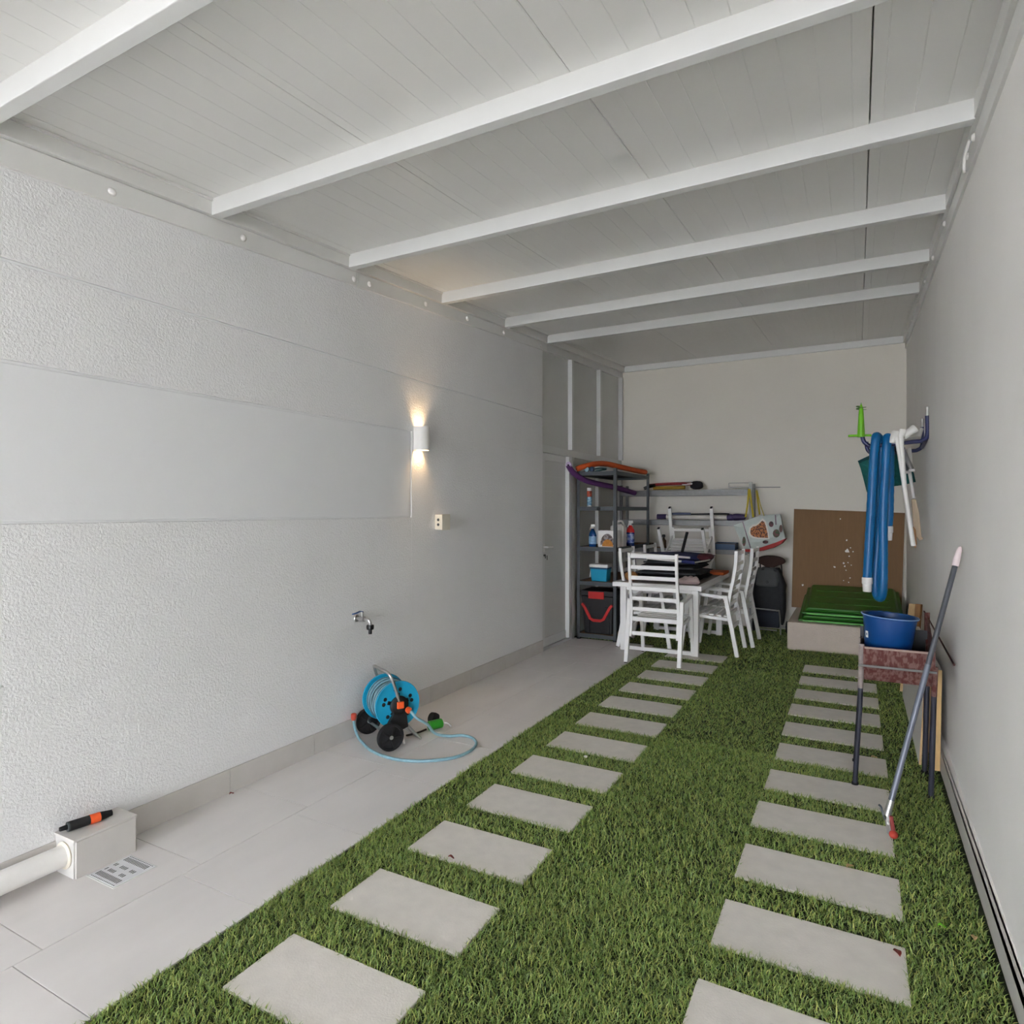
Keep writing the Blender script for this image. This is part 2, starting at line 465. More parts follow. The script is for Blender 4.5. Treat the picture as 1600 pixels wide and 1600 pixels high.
pn = MB().box(XP - .018, XP + .004, 6.49, 7.08, .135, 2.13).build('door_panel', M_panel, dr)
for z in np.arange(.25, 2.1, .17):
    MB().box(XP + .004, XP + .0055, 6.50, 7.07, z, z + .003).build('panel_groove', M_alu, pn)
h = MB().cyl((XP + .012, 6.465, 1.155), (XP + .06, 6.465, 1.155), .011, n=12)
h.tube([(XP + .058, 6.462, 1.155), (XP + .06, 6.50, 1.156), (XP + .058, 6.60, 1.153)], .010, 10)
h.box(XP + .012, XP + .018, 6.448, 6.482, 1.10, 1.19)
h.build('door_handle', M_white, dr, smooth=True)
k = MB().cyl((XP + .012, 6.465, 1.065), (XP + .03, 6.465, 1.065), .012, n=12); k.box(XP + .03, XP + .033, 6.455, 6.475, 1.03, 1.07); k.box(XP + .03, XP + .034, 6.50, 6.515, 1.01, 1.06)
k.build('lock', M_black, dr)

# ------------------------------------------------------------------ turf (artificial grass)
def grass():
    P_ = []
    zones = [(.55, 2.6, 26000, .95, 3), (2.6, 4.4, 16000, 1.2, 3), (4.4, 6.6, 8500, 1.55, 1), (6.6, 9.1, 5200, 2.0, 1)]
    V = []; F3 = []; COL = []; base = 0
    pal = np.array([lin(c)[:3] for c in ((122, 142, 74), (104, 128, 62), (142, 156, 92), (88, 112, 52), (146, 152, 84), (112, 136, 84))])
    for y0, y1, dens, wf, seg in zones:
        n = int((y1 - y0) * 2.52 * dens)
        x = rng.uniform(-2.085, .415, n); yy = rng.uniform(y0, y1, n)
        keep = np.ones(n, bool)
        for a, b, c, d in fixed:
            m = .004
            keep &= ~((x > a + m) & (x < b - m) & (yy > c + m) & (yy < d - m))
        keep &= ~((x > -.70) & (yy > 7.85))
        # scalloped edge beside the tiles
        edge = -2.078 + .010 * np.sin(yy * 9.1) + .006 * np.sin(yy * 23.) + rng.normal(0, .004, n)
        keep &= x > edge
        x = x[keep]; yy = yy[keep]; n = len(x)
        lean = np.sin(x * 2.3 + yy * 1.1) * .8 + rng.normal(0, 1.5, n) + .6 + 2.6 * (rng.random(n) < .35)
        tilt = np.clip(rng.normal(.78, .3, n), .05, 1.3)
        L = rng.uniform(.020, .034, n)
        dx, dy = np.cos(lean) * np.sin(tilt), np.sin(lean) * np.sin(tilt); dz = np.cos(tilt)
        w = rng.uniform(.0013, .0021, n) * wf
        ang = rng.uniform(0, math.pi, n); wx, wy = np.cos(ang) * w, np.sin(ang) * w
        z0 = np.full(n, -.004)
        B1 = np.stack([x - wx, yy - wy, z0], 1); B2 = np.stack([x + wx, yy + wy, z0], 1)
        T = np.stack([x + dx * L, yy + dy * L, z0 + dz * L], 1)
        ci = rng.integers(0, len(pal), n); patch = .5 + .5 * np.sin(x * 3.1 + 1.3 * np.sin(yy * 2.2)) * np.sin(yy * 2.7 + x)
        col = 1.28 * pal[ci] * (.78 + .34 * rng.random(n) + .14 * patch)[:, None]
        if seg == 3:
            m_ = .55
            M1 = np.stack([x - wx * .8 + dx * L * m_ * .7, yy - wy * .8 + dy * L * m_ * .7, z0 + dz * L * m_ * 1.12], 1)
            M2 = np.stack([x + wx * .8 + dx * L * m_ * .7, yy + wy * .8 + dy * L * m_ * .7, z0 + dz * L * m_ * 1.12], 1)
            vs = np.stack([B1, B2, M1, M2, T], 1).reshape(-1, 3); i = base + np.arange(n)[:, None] * 5
            F3.append(np.concatenate([i + [0, 1, 3], i + [0, 3, 2], i + [2, 3, 4]], 0)); COL.append(np.repeat(col, 5, 0)); base += n * 5
        else:
            vs = np.stack([B1, B2, T], 1).reshape(-1, 3); i = base + np.arange(n)[:, None] * 3
            F3.append(i + [0, 1, 2]); COL.append(np.repeat(col, 3, 0)); base += n * 3
        V.append(vs)
    n = 5200; x = rng.uniform(-3.06, -2.08, n); yy = rng.uniform(7.33, 9.1, n); L = rng.uniform(.02, .03, n); an_ = rng.uniform(0, 6.28, n)
    vs = np.stack([np.stack([x - .0035, yy, x * 0 - .004], 1), np.stack([x + .0035, yy, x * 0 - .004], 1), np.stack([x + np.cos(an_) * L * .5, yy + np.sin(an_) * L * .5, L * .8], 1)], 1).reshape(-1, 3)
    V.append(vs); F3.append(base + np.arange(n)[:, None] * 3 + [0, 1, 2]); COL.append(np.repeat(pal[rng.integers(0, len(pal), n)], 3, 0)); base += 3 * n
    V = np.concatenate(V); F = np.concatenate(F3); COL = np.concatenate(COL)
    me = bpy.data.meshes.new('artificial_turf')
    me.vertices.add(len(V)); me.vertices.foreach_set('co', V.astype(np.float32).ravel())
    me.loops.add(len(F) * 3); me.loops.foreach_set('vertex_index', F.astype(np.int32).ravel())
    me.polygons.add(len(F)); me.polygons.foreach_set('loop_start', (np.arange(len(F)) * 3).astype(np.int32))
    try: me.polygons.foreach_set('loop_total', np.full(len(F), 3, np.int32))
    except Exception: pass
    ca = me.color_attributes.new('blade', 'FLOAT_COLOR', 'POINT')
    ca.data.foreach_set('color', np.concatenate([COL, np.ones((len(COL), 1))], 1).astype(np.float32).ravel())
    me.update(); me.validate()
    m = bpy.data.materials.new('turf_blades'); m.use_nodes = True; nt = m.node_tree; b = nt.nodes['Principled BSDF']
    at_ = nt.nodes.new('ShaderNodeAttribute'); at_.attribute_name = 'blade'; nt.links.new(at_.outputs['Color'], b.inputs['Base Color'])
    b.inputs['Roughness'].default_value = .5; b.inputs['Specular IOR Level'].default_value = .3
    me.materials.append(m)
    o = bpy.data.objects.new('artificial_turf', me); C.objects.link(o)
    tag(o, 'green artificial turf strip between the pale tiles and the right wall', 'turf', kind='stuff')


grass()

# fallen leaves and scraps
for px, py, sz, m, lab in ((1328, 1355, .022, M_leaf, 'pale dry leaf on the grass edge of the right slab row, nearer the camera'),
                           (1366, 1184, .02, M_leaf, 'pale yellow dry leaf at the back edge of a slab by the rusty grill leg'),
                           (1402, 1490, .022, M_leafr, 'dark red crumpled leaf on the front right stepping slab'),
                           (705, 1341, .014, M_leafr, 'small curled brown leaf on a left row slab'),
                           (1522, 1467, .02, M_leaf, 'narrow pale leaf in the turf near the right baseboard'),
                           (915, 1183, .013, M_white, 'small white pebble in the turf between two left row slabs'),
                           (1472, 1449, .014, M_lime, 'bluish green scrap in the turf by the right slab row'),
                           (362, 1241, .014, M_leafr, 'small brown crumb on the tiles at the left baseboard')):
    p = at(px, py, Z=.010); ang = random.uniform(0, 3)
    b = MB(); n = 9; vs = []
    for i in range(n):
        t = i / (n - 1); wd = math.sin(math.pi * t) ** .7 * sz * .5 + .0008; x = (t - .5) * 2 * sz
        for sgn in (-1, 0, 1):
            vs.append(p + Vector((x * math.cos(ang) - sgn * wd * math.sin(ang), x * math.sin(ang) + sgn * wd * math.cos(ang), .003 + .005 * abs(sgn) + .004 * math.sin(5 * t))))
    fs = [(3 * i + j, 3 * i + j + 1, 3 * i + j + 4, 3 * i + j + 3) for i in range(n - 1) for j in (0, 1)]
    if m is M_white: b = MB().blob(p + Vector((0, 0, .004)), (sz, sz * .8, sz * .6), 10, 6, .1)
    else: b.add(vs, fs)
    o = b.build('pebble' if m is M_white else 'fallen_leaf', m, smooth=True)
    if m is not M_white:
        sm = o.modifiers.new('thick', 'SOLIDIFY'); sm.thickness = .0012
    tag(o, lab, 'pebble' if m is M_white else 'leaf')

# ------------------------------------------------------------------ wall lamp, box, tap
lp = empty('wall_lamp', (XL, 4.12, 2.04), label='white half-round up and down wall lamp glowing on the left wall', cat='lamp')
z0, z1, yc, rr = 2.043, 2.228, 4.12, .058
pf = [(XL, yc + rr)] + [(XL + .045 + rr * .9 * math.sin(t), yc + rr * math.cos(t)) for t in np.linspace(0, math.pi, 15)] + [(XL, yc - rr)]
pin = [(XL + .004, yc + rr - .006)] + [(XL + .045 + (rr - .008) * .9 * math.sin(t), yc + (rr - .006) * math.cos(t)) for t in np.linspace(0, math.pi, 15)] + [(XL + .004, yc - rr + .006)]
b = MB(); n = len(pf); vs = []
for q, z in ((pf, z0), (pf, z1), (pin, z0), (pin, z1)): vs += [(x, y, z) for x, y in q]
fs = []
for i in range(n):
    j = (i + 1) % n
    fs += [(i, j, n + j, n + i), (2 * n + j, 2 * n + i, 3 * n + i, 3 * n + j), (i, 2 * n + i, 2 * n + j, j), (n + j, 3 * n + j, 3 * n + i, n + i)]
b.add(vs, fs); b.build('lamp_shade', M_white, lp, smooth=True)
M_bulb = mat('lamp_glow', (255, 214, 160), .5, emit=((1, .78, .5, 1), 5.))
MB().lathe([(.028, 0), (.028, .02)], (XL + .045, yc, 2.125), n=20).build('bulb', M_bulb, lp)
for zz, rx in ((2.150, R(180)), (2.118, 0)):
    ld = bpy.data.lights.new('lamp_beam', 'SPOT'); ld.energy = 3.6; ld.color = (1, .66, .34); ld.spot_size = R(100); ld.spot_blend = 1.; ld.shadow_soft_size = .022
    lo = bpy.data.objects.new('lamp_beam', ld); C.objects.link(lo); lo.parent = lp; lo.location = (.045, 0, zz - 2.04); lo.rotation_euler = (rx, 0, 0)

jb = empty('junction_box', (XL, 4.40, 1.41), label='small beige junction box on the left wall below the lamp', cat='box')
MB().box(XL, XL + .07, 4.345, 4.455, 1.408, 1.532).build('box_body', mat('ivory_plastic', (214, 208, 192), .5), jb, bevel=.006)
MB().box(XL + .07, XL + .078, 4.341, 4.459, 1.404, 1.536).build('box_lid', MATS['ivory_plastic'], jb, bevel=.004)
for z in (1.45, 1.49): MB().lathe([(.012, 0), (.010, .004)], (XL + .035, 4.345, z), (0, -1, 0), 14).build('cable_port', M_grey, jb)

tp = empty('garden_tap', (XL, 3.41, .80), label='brass wall tap with a blue lever above the hose reel', cat='tap')
b = MB().cyl((XL, 3.41, .815), (XL + .075, 3.41, .815), .013, n=14); b.lathe([(.026, 0), (.024, .005)], (XL, 3.41, .815), (1, 0, 0), 18)
b.lathe([(.020, -.02), (.020, .02)], (XL + .05, 3.41, .815), (1, 0, 0), 8)
b.tube(smoothpath([(XL + .07, 3.41, .815), (XL + .10, 3.415, .812), (XL + .112, 3.418, .795), (XL + .113, 3.42, .775)]), .011, 12)
b.cyl((XL + .05, 3.41, .83), (XL + .05, 3.41, .862), .009, n=10)
b.build('tap_body', M_chrome, tp, smooth=True)
MB().strip([(XL + .05, 3.415, .864), (XL + .055, 3.385, .872), (XL + .06, 3.34, .866), (XL + .064, 3.30, .864)], .016, .006, (1, 0, 0)).build('tap_lever', mat('blue_enamel', (30, 78, 140), .35), tp, bevel=.001)
b = MB().lathe([(.024, 0), (.026, -.012), (.024, -.03), (.012, -.034), (.012, -.062)], (XL + .113, 3.42, .777), n=16)
b.build('hose_connector', M_black, tp, smooth=True)

# ------------------------------------------------------------------ boxed-in duct, pipe, drain, nozzle
db = empty('pipe_boxing', (-3.0, 1.63, 0), label='tiled box at the foot of the left wall where the white pipe ends', cat='boxing')
MB().box(XL + .001, -2.932, 1.505, 1.762, .0, .158).build('core', mat('white_render', (196, 194, 190), .85, bump=.1, var=.03), db, bevel=.002)
MB().box(-2.932, -2.922, 1.512, 1.766, 0, .157).build('front_tile', M_skirt, db, bevel=.001)
MB().box(XL + .001, -2.918, 1.500, 1.770, .160, .170).build('top_tile', M_skirt, db, bevel=.001)
MB().box(XL + .001, -2.926, 1.763, 1.771, 0, .157).build('end_tile', M_skirt, db, bevel=.001)
MB().lathe([(.056, 0), (.058, -.006), (.05, -.012), (.049, -.012)], (-2.998, 1.505, .088), (0, 1, 0), 24).build('sealant_collar', mat('sealant', (214, 206, 190), .7), db, smooth=True)
o = MB().tube([(-2.998, 1.503, .088), (-2.998, .6, .088), (-2.998, -.6, .088)], .046, 24).build('waste_pipe', M_white, smooth=True)
tag(o, 'white plastic pipe lying along the foot of the left wall', 'pipe')

dg = empty('floor_drain', (-2.81, 1.643, 0), label='square slotted white drain cover in the tiles beside the boxing', cat='drain')
MB().box(-2.913, -2.714, 1.546, 1.738, -.011, .0016).build('frame', mat('drain_frame', (206, 206, 202), .5), dg, bevel=.001)
MB().box(-2.906, -2.721, 1.553, 1.731, .0017, .0030).build('grate', mat('drain_grate', (222, 224, 226), .45), dg)
sl = MB()
for yy in (1.572, 1.672 + .02):
    for i in range(14):
        x = -2.894 + i * .0115; sl.box(x, x + .0055, yy, yy + .026, .0026, .0034)
for i in range(15):
    x = -2.897 + i * .0115; sl.box(x, x + .006, 1.557, 1.561, .0026, .0034); sl.box(x, x + .006, 1.7235, 1.7275, .0026, .0034)
for yy, ids in ((1.610, (0, 2, 3, 4, 5, 9, 10, 11)), (1.648, (0, 1, 4, 5, 6, 7, 10, 11, 12))):
    for i in ids:
        x = -2.894 + i * .0115; sl.box(x, x + .0055, yy, yy + .018, .0026, .0034)
sl.build('slots', mat('drain_dark', (44, 44, 48), .8), dg, label='dark drain slots')['kind'] = 'stuff'

p0, p1 = at(124, 1285, Z=.192), at(177, 1267, Z=.190); p0.x -= .0; 
nz = empty('spray_nozzle', ((p0.x + p1.x) / 2, (p0.y + p1.y) / 2, .17), label='black hose spray nozzle with an orange band on the tiled box', cat='nozzle')
p0, p1 = Vector((-3.03, 1.50, .192)), Vector((-2.995, 1.70, .190)); d = (p1 - p0)
seg = lambda a, b_, r0, r1, nm, m: MB().cyl(p0 + d * a, p0 + d * b_, r0, r1, 18).build(nm, m, nz, smooth=True)
seg(.0, .14, .009, .011, 'inlet', M_black); seg(.14, .17, .021, .021, 'ring', M_grey); seg(.17, .56, .021, .020, 'barrel', M_black)
seg(.56, .76, .0205, .0205, 'orange_band', M_orange); seg(.76, 1.0, .020, .013, 'tip', M_blackr)

# ------------------------------------------------------------------ hose reel
O = Vector((-2.855, 3.385, 0)); aa = Vector((.885, -.465, 0)).normalized(); ff = Vector((.465, .885, 0)).normalized(); zz = Vector((0, 0, 1))
L_ = lambda a, f, z: O + aa * a + ff * f + zz * z
hr = empty('hose_reel', O, label='turquoise wheeled hose reel standing on the tiles by the left wall', cat='hose reel')
for sgn in (-1, 1):
    c = L_(.195 * sgn, 0, .090)
    w = MB().lathe([(.0, -.014), (.070, -.014), (.074, -.019), (.086, -.019), (.090, -.012), (.090, .012), (.086, .019), (.074, .019), (.070, .010), (.028, .010), (.02, .016), (.0, .016)], c, aa, 36).build('wheel', M_blackr, hr, smooth=True)
    sp = MB()
    for k in range(5):
        t = 2 * math.pi * k / 5; dd = ff * math.cos(t) + zz * math.sin(t); sp.bar(c + dd * .018 + aa * .012, c + dd * .072 + aa * .012, .012, .012, aa)
    sp.build('spokes', M_black, w, bevel=.001)
    MB().lathe([(.013, .0), (.013, .004), (.0, .006)], c + aa * .016, aa, 14).build('hub_cap', M_chrome, w)
MB().cyl(L_(-.19, 0, .09), L_(.19, 0, .09), .010, n=12).build('axle', M_chrome, hr, smooth=True)
DC = (0.085, .268)      # drum centre forward / height
ROUT = .156
for sgn, lab in ((1, None), (-1, None)):
    c = L_(.115 * sgn, *DC)
    ds = MB().lathe([(.03, -.004), (ROUT - .006, -.004), (ROUT, -.008), (ROUT + .003, 0), (ROUT, .008), (ROUT - .008, .005), (.05, .004), (.03, .012)], c, aa, 48).build('reel_disc', M_teal, hr, smooth=True)
    if sgn > 0:
        for k in range(5):
            t = 2 * math.pi * (k + .25) / 5; e = ff * math.cos(t) + zz * math.sin(t); e2 = aa.cross(e)
            b = MB()
            for q in (-.017, .017): b.lathe([(.013, 0), (.011, .002)], c + e * .100 + e2 * q + aa * .0055, aa, 14)
            b.build('disc_hole', M_black, ds, label='paired dark openings in the disc')
            MB().bar(c + e * .03 + aa * .008, c + e * .078 + aa * .008, .024, .008, aa).build('disc_rib', M_black, ds, bevel=.002)
MB().cyl(L_(-.112, *DC), L_(.112, *DC), .062, n=28).build('drum', M_black, hr, smooth=True)
pts = []; 
for i in range(0, 28 * 13):
    t = 2 * math.pi * i / 28; lay = i / 28; pos = (lay % 6.5) / 6.5; row = int(lay // 6.5)
    u = pos if row % 2 == 0 else 1 - pos; u = min(1, max(0, u + .03 * math.sin(t * .37))); rad = .108 + .024 * row + .006 * math.sin(t * .61)
    pts.append(L_(-.100 + .2 * u, DC[0] + rad * math.cos(t), DC[1] + rad * math.sin(t)))
MB().tube(pts, .0105, 10).build('wound_hose', M_hose, hr, smooth=True)
cax = L_(0, *DC)
def _out(p): q = p - cax; q = q - aa * q.dot(aa); return q.normalized()
MB().tube([p + _out(p) * .0075 + aa * .0062 for p in pts], .0035, 6).build('hose_stripe', M_stripe, hr, smooth=True)
# side plates and central hub
for sgn in (1, -1):
    c = L_(.14 * sgn, *DC)
    b = MB(); poly = [(-.035, .05), (.035, .05), (.052, .0), (.05, -.06), (.062, -.15), (.01, -.165), (-.10, -.175), (-.11, -.15), (-.045, -.05), (-.052, 0)]
    b.prism([c + ff * q[0] + zz * q[1] - aa * .012 for q in poly], aa * .028)
    b.build('side_frame', M_black, hr, bevel=.005)
    MB().lathe([(.064, -.004), (.064, .010), (.054, .018)], c, aa, 24).build('hub', M_black, hr, smooth=True)
c = L_(.165, *DC)
MB().bar(c - ff * .024 + zz * .008, c + ff * .022 + zz * .008, .02, .045, zz).build('orange_badge', M_orange, hr, bevel=.004)
MB().lathe([(.020, 0), (.022, .016), (.016, .03)], L_(.17, DC[0] + .05, DC[1] - .03), aa, 18).build('swivel_coupling', M_orange, hr, smooth=True)
# handle: inverted U
hp = [L_(.150, DC[0] - .005, DC[1] + .02), L_(.150, DC[0] - .025, DC[1] + .10), L_(.148, DC[0] - .055, DC[1] + .185), L_(.13, DC[0] - .070, DC[1] + .218), L_(.08, DC[0] - .075, DC[1] + .225),
      L_(-.06, DC[0] - .075, DC[1] + .225), L_(-.12, DC[0] - .070, DC[1] + .218), L_(-.145, DC[0] - .055, DC[1] + .185), L_(-.150, DC[0] - .025, DC[1] + .10), L_(-.150, DC[0], DC[1] + .02)]
MB().tube(smoothpath(hp, 4), .0105, 12).build('handle', M_chrome, hr, smooth=True)
for sgn in (1, -1):
    MB().tube([L_(.150 * sgn, DC[0] - .02, DC[1] - .10), L_(.06 * sgn, .08, .10)], .008, 8)
sp_ = smoothpath([L_(.13, DC[0] + .045, DC[1] - .12), L_(.125, DC[0] + .105, .075), L_(.12, DC[0] + .158, .018), L_(.10, DC[0] + .165, .012), L_(-.10, DC[0] + .165, .012), L_(-.12, DC[0] + .158, .018), L_(-.125, DC[0] + .105, .075), L_(-.13, DC[0] + .045, DC[1] - .12)], 4)
MB().tube(sp_, .0095, 12).build('stand', M_chrome, hr, smooth=True)
MB().cyl(L_(.14, DC[0] + .0, DC[1] - .13), L_(.155, DC[0] + .03, .012), .010, .009, 12).build('stand_leg', M_white, hr, smooth=True)

hs = [L_(.205, DC[0] + .055, DC[1] - .032), L_(.235, DC[0] + .085, DC[1] - .075), at(668, 1132, Y=3.50), at(680, 1146, Z=.035), at(700, 1150, Z=.012), at(722, 1149, Z=.010), at(738, 1153, Z=.010), at(744, 1162, Z=.010), at(735, 1173, Z=.010), at(712, 1183, Z=.010),
      at(680, 1188, Z=.010), at(645, 1189, Z=.010), at(612, 1185, Z=.010), at(582, 1174, Z=.010), at(566, 1160, Z=.012), at(558, 1148, X=-3.035), at(554, 1135, X=-3.045), at(552.5, 1124, X=-3.045)]
b = MB().tube(smoothpath(hs, 6), .0095, 10)
go = empty('garden_hose', at(700, 1188, Z=0), label='pale teal hose end looping over the tiles from the reel', cat='hose')
b.build('hose_line', M_hose, go, smooth=True)
sm_ = smoothpath(hs, 6); MB().tube([p + Vector((-.003, .0045, .0048)) for p in sm_], .0042, 6).build('hose_stripe', M_stripe, go, smooth=True)
e2 = hs[-1]
MB().lathe([(.014, 0), (.016, .01), (.019, .014), (.019, .042), (.013, .047)], e2 - Vector((0, 0, .006)), (0, .05, 1), 16).build('end_coupling', mat('red_coupling', (190, 70, 50), .5), go, smooth=True)

gs = empty('green_sprinkler', at(681, 1138, Z=0), label='small green and black sprinkler on the tiles behind the hose reel', cat='sprinkler')
q = at(682, 1131, Z=.04)
MB().cyl(q + Vector((-.02, -.06, 0)), q + Vector((.02, .03, 0)), .033, n=20).build('body', mat('leaf_green_plastic', (40, 140, 34), .4), gs, smooth=True)
MB().lathe([(.04, -.02), (.042, 0), (.036, .03), (.0, .034)], q + Vector((-.05, .04, .02)), (-.3, -.6, .35), 20).build('knob', M_blackr, gs, smooth=True)
MB().tube(smoothpath([q + Vector((.02, .03, 0)), q + Vector((.06, .05, .0)), q + Vector((.09, .05, -.02))]), .008, 8).build('spout', M_chrome, gs, smooth=True)
MB().tube(smoothpath([q + Vector((-.03, -.08, -.02)), q + Vector((-.06, -.14, -.03)), q + Vector((-.10, -.22, -.032))]), .007, 8).build('feed_tube', M_black, gs, smooth=True)
# ------------------------------------------------------------------ garden chairs
def make_chair():
    root = empty('garden_chair', (0, 0, 0))
    def pt_(x, u, z): return Vector((x, u - .30, z))
    wo, wi = .272, .242
    X = Vector((1, 0, 0))
    for sgn in (-1, 1):
        x = sgn * wo
        MB().strip([pt_(x, 0, .005), pt_(x, .118, .630)], .040, .042, X).build('rear_leg', M_chair, root, bevel=.003, world=False)
        MB().strip([pt_(x, .60, .005), pt_(x, .50, .655)], .036, .040, X).build('front_leg', M_chair, root, bevel=.003, world=False)
        MB().strip([pt_(x, .10, .632), pt_(x, .515, .662)], .042, .032, X).build('armrest', M_chair, root, bevel=.004, world=False)
        MB().box(x - .014, x + .014, -.325, -.275, 0, .007).build('foot_cap', M_blackr, root, world=False)
        MB().box(x - .014, x + .014, .275, .325, 0, .007).build('foot_cap', M_blackr, root, world=False)
        xi = sgn * wi
        prof = [(.060, .262), (.080, .38), (.097, .50), (.085, .62), (.062, .74), (.040, .86), (.022, .98), (.014, 1.13)]
        MB().strip(smoothpath([pt_(xi, u, z) for u, z in prof], 3), .028, .034, X).build('back_post', M_chair, root, bevel=.002, world=False)
        MB().strip([pt_(sgn * (wo - .016), .06, .392), pt_(sgn * (wo - .016), .545, .425)], .02, .034, X).build('seat_rail', M_chair, root, bevel=.002, world=False)
    def pu(z):
        pr_ = [(.060, .262), (.080, .38), (.097, .50), (.085, .62), (.062, .74), (.040, .86), (.022, .98), (.014, 1.13)]
        for (u0, a), (u1, b_) in zip(pr_, pr_[1:]):
            if a <= z <= b_: return u0 + (u1 - u0) * (z - a) / (b_ - a)
        return .06
    for z in (1.098, .985, .875, .765, .658, .548, .445, .300):
        MB().strip([pt_(-wi + .008, pu(z), z), pt_(wi - .008, pu(z), z)], .018, .040, (0, 1, 0)).build('back_slat', M_chair, root, bevel=.002, world=False)
    for i in range(6):
        u = .115 + i * .078; z = .398 + (u - .06) * .068 + .017
        MB().box(-wo + .02, wo - .02, u - .30 - .026, u - .30 + .026, z, z + .014).build('seat_slat', M_chair, root, bevel=.002, world=False)
    MB().box(-wo, wo, .25 - .012, .25 + .012, .385, .41).build('front_stretcher', M_chair, root, world=False)
    return root


def place(o, u0, rz):
    o.location = u0; o.rotation_euler = (0, 0, rz)


CG = 'white slatted garden chairs around the table'
ch = make_chair()
place(ch, (-1.83, 6.36 + .30, 0), 0)
tag(ch, 'nearest white garden chair, its back to the camera, at the near table end', 'chair', CG)
for x, y, rz, lab in ((-1.13 - .30, 7.395, R(90), 'nearer of the two white garden chairs on the right side of the table'),
                      (-1.052 - .30, 7.985, R(90), 'farther white garden chair on the right side of the table, beside the trolley'),
                      (-2.43 + .30, 7.335, R(-90), 'nearer white garden chair on the left side of the table, beside the grey shelf'),
                      (-2.40 + .30, 8.20, R(-90), 'farther white garden chair on the left side, only its post tips above the pile')):
    o = copy_tree(ch); place(o, (x, y, 0), rz); tag(o, lab, 'chair', CG)
up = copy_tree(ch)
tag(up, 'upside-down white garden chair on the far end of the table, feet in the air', 'chair', CG)

# ------------------------------------------------------------------ table
tb = empty('garden_table', (-1.945, 7.76, 0), label='white metal garden table with a grey slatted top, piled with folded gear', cat='table')
tx0, tx1, ty0, ty1 = -2.44, -1.455, 6.895, 8.60
fr = MB()
fr.box(tx0, tx1, ty0, ty0 + .05, .712, .762); fr.box(tx0, tx1, ty1 - .05, ty1, .712, .762)
fr.box(tx0, tx0 + .05, ty0 + .05, ty1 - .05, .712, .762); fr.box(tx1 - .05, tx1, ty0 + .05, ty1 - .05, .712, .762)
fr.build('top_frame', M_chair, tb, bevel=.003)
n = 9; wdt = (tx1 - tx0 - .10) / n
for i in range(n):
    MB().box(tx0 + .05 + i * wdt + .002, tx0 + .05 + (i + 1) * wdt - .002, ty0 + .051, ty1 - .051, .742, .758).build('top_slat', M_tabletop, tb, bevel=.002)
for yy in (ty0 + .03, ty1 - .33):
    for x in (tx0 + .115, tx1 - .075):
        MB().box(x - .035, x + .035, yy, yy + .06, .0, .712).build('leg', M_chair, tb, bevel=.004)
    MB().box(tx0 + .15, tx1 - .11, yy + .005, yy + .055, .012, .052).build('foot_rail', M_chair, tb, bevel=.003)
    MB().box(tx0 + .15, tx1 - .11, yy + .01, yy + .05, .672, .712).build('top_rail', M_chair, tb, bevel=.003)

# upside-down chair resting on the table: flip, tilt
up.rotation_mode = 'XYZ'
Mx = Matrix.Translation((-1.95, 8.28, 1.475)) @ Matrix.Rotation(R(206), 4, 'X')
up.location = Mx.to_translation(); up.rotation_euler = Mx.to_euler('XYZ')

# ------------------------------------------------------------------ folded gear on the table
def slabform(x0, x1, y0, y1, z0, z1, seed, jit=.03, rot=0.):
    """a soft flattened bundle"""
    rr = random.Random(seed); b = MB(); nx, ny = 16, 10; vs = []
    cx, cy = (x0 + x1) / 2, (y0 + y1) / 2; ph = [rr.uniform(0, 6.3) for _ in range(5)]
    cr_, sr_ = math.cos(rot), math.sin(rot)
    def put(u, v, z): return (cx + u * cr_ - v * sr_, cy + u * sr_ + v * cr_, z)
    hx, hy = (x1 - x0) / 2, (y1 - y0) / 2
    top = []; bot = []
    for j in range(ny + 1):
        for i in range(nx + 1):
            u = -1 + 2 * i / nx; v = -1 + 2 * j / ny
            eu, ev = max(0, 1 - abs(u) ** 6), max(0, 1 - abs(v) ** 6)
            k = (eu * ev) ** .35
            w = jit * (math.sin(3.1 * u + ph[0] + 2 * v) + .6 * math.sin(7 * u + ph[1]) * math.sin(5 * v + ph[2]) + .5 * math.sin(11 * v + ph[3] + 2 * u))
            zc_ = (z0 + z1) / 2 + (z1 - z0) / 2 * k + w * k * .35
            ex = 1 + .04 * math.sin(6 * v + ph[4]); ey = 1 + .05 * math.sin(5 * u + ph[1])
            top.append(put(u * hx * ex, v * hy * ey, zc_)); bot.append(put(u * hx * ex, v * hy * ey, max(z0, (z0 + z1) / 2 - (z1 - z0) / 2 * k)))
    N = (nx + 1) * (ny + 1); fs = []
    idx = lambda i, j: j * (nx + 1) + i
    for j in range(ny):
        for i in range(nx):
            fs.append((idx(i, j), idx(i + 1, j), idx(i + 1, j + 1), idx(i, j + 1)))
            fs.append((N + idx(i, j), N + idx(i, j + 1), N + idx(i + 1, j + 1), N + idx(i + 1, j)))
    ring = [idx(i, 0) for i in range(nx)] + [idx(nx, j) for j in range(ny)] + [idx(i, ny) for i in range(nx, 0, -1)] + [idx(0, j) for j in range(ny, 0, -1)]
    for a, c in zip(ring, ring[1:] + ring[:1]): fs.append((a, N + a, N + c, c))
    return b.add(top + bot, fs)


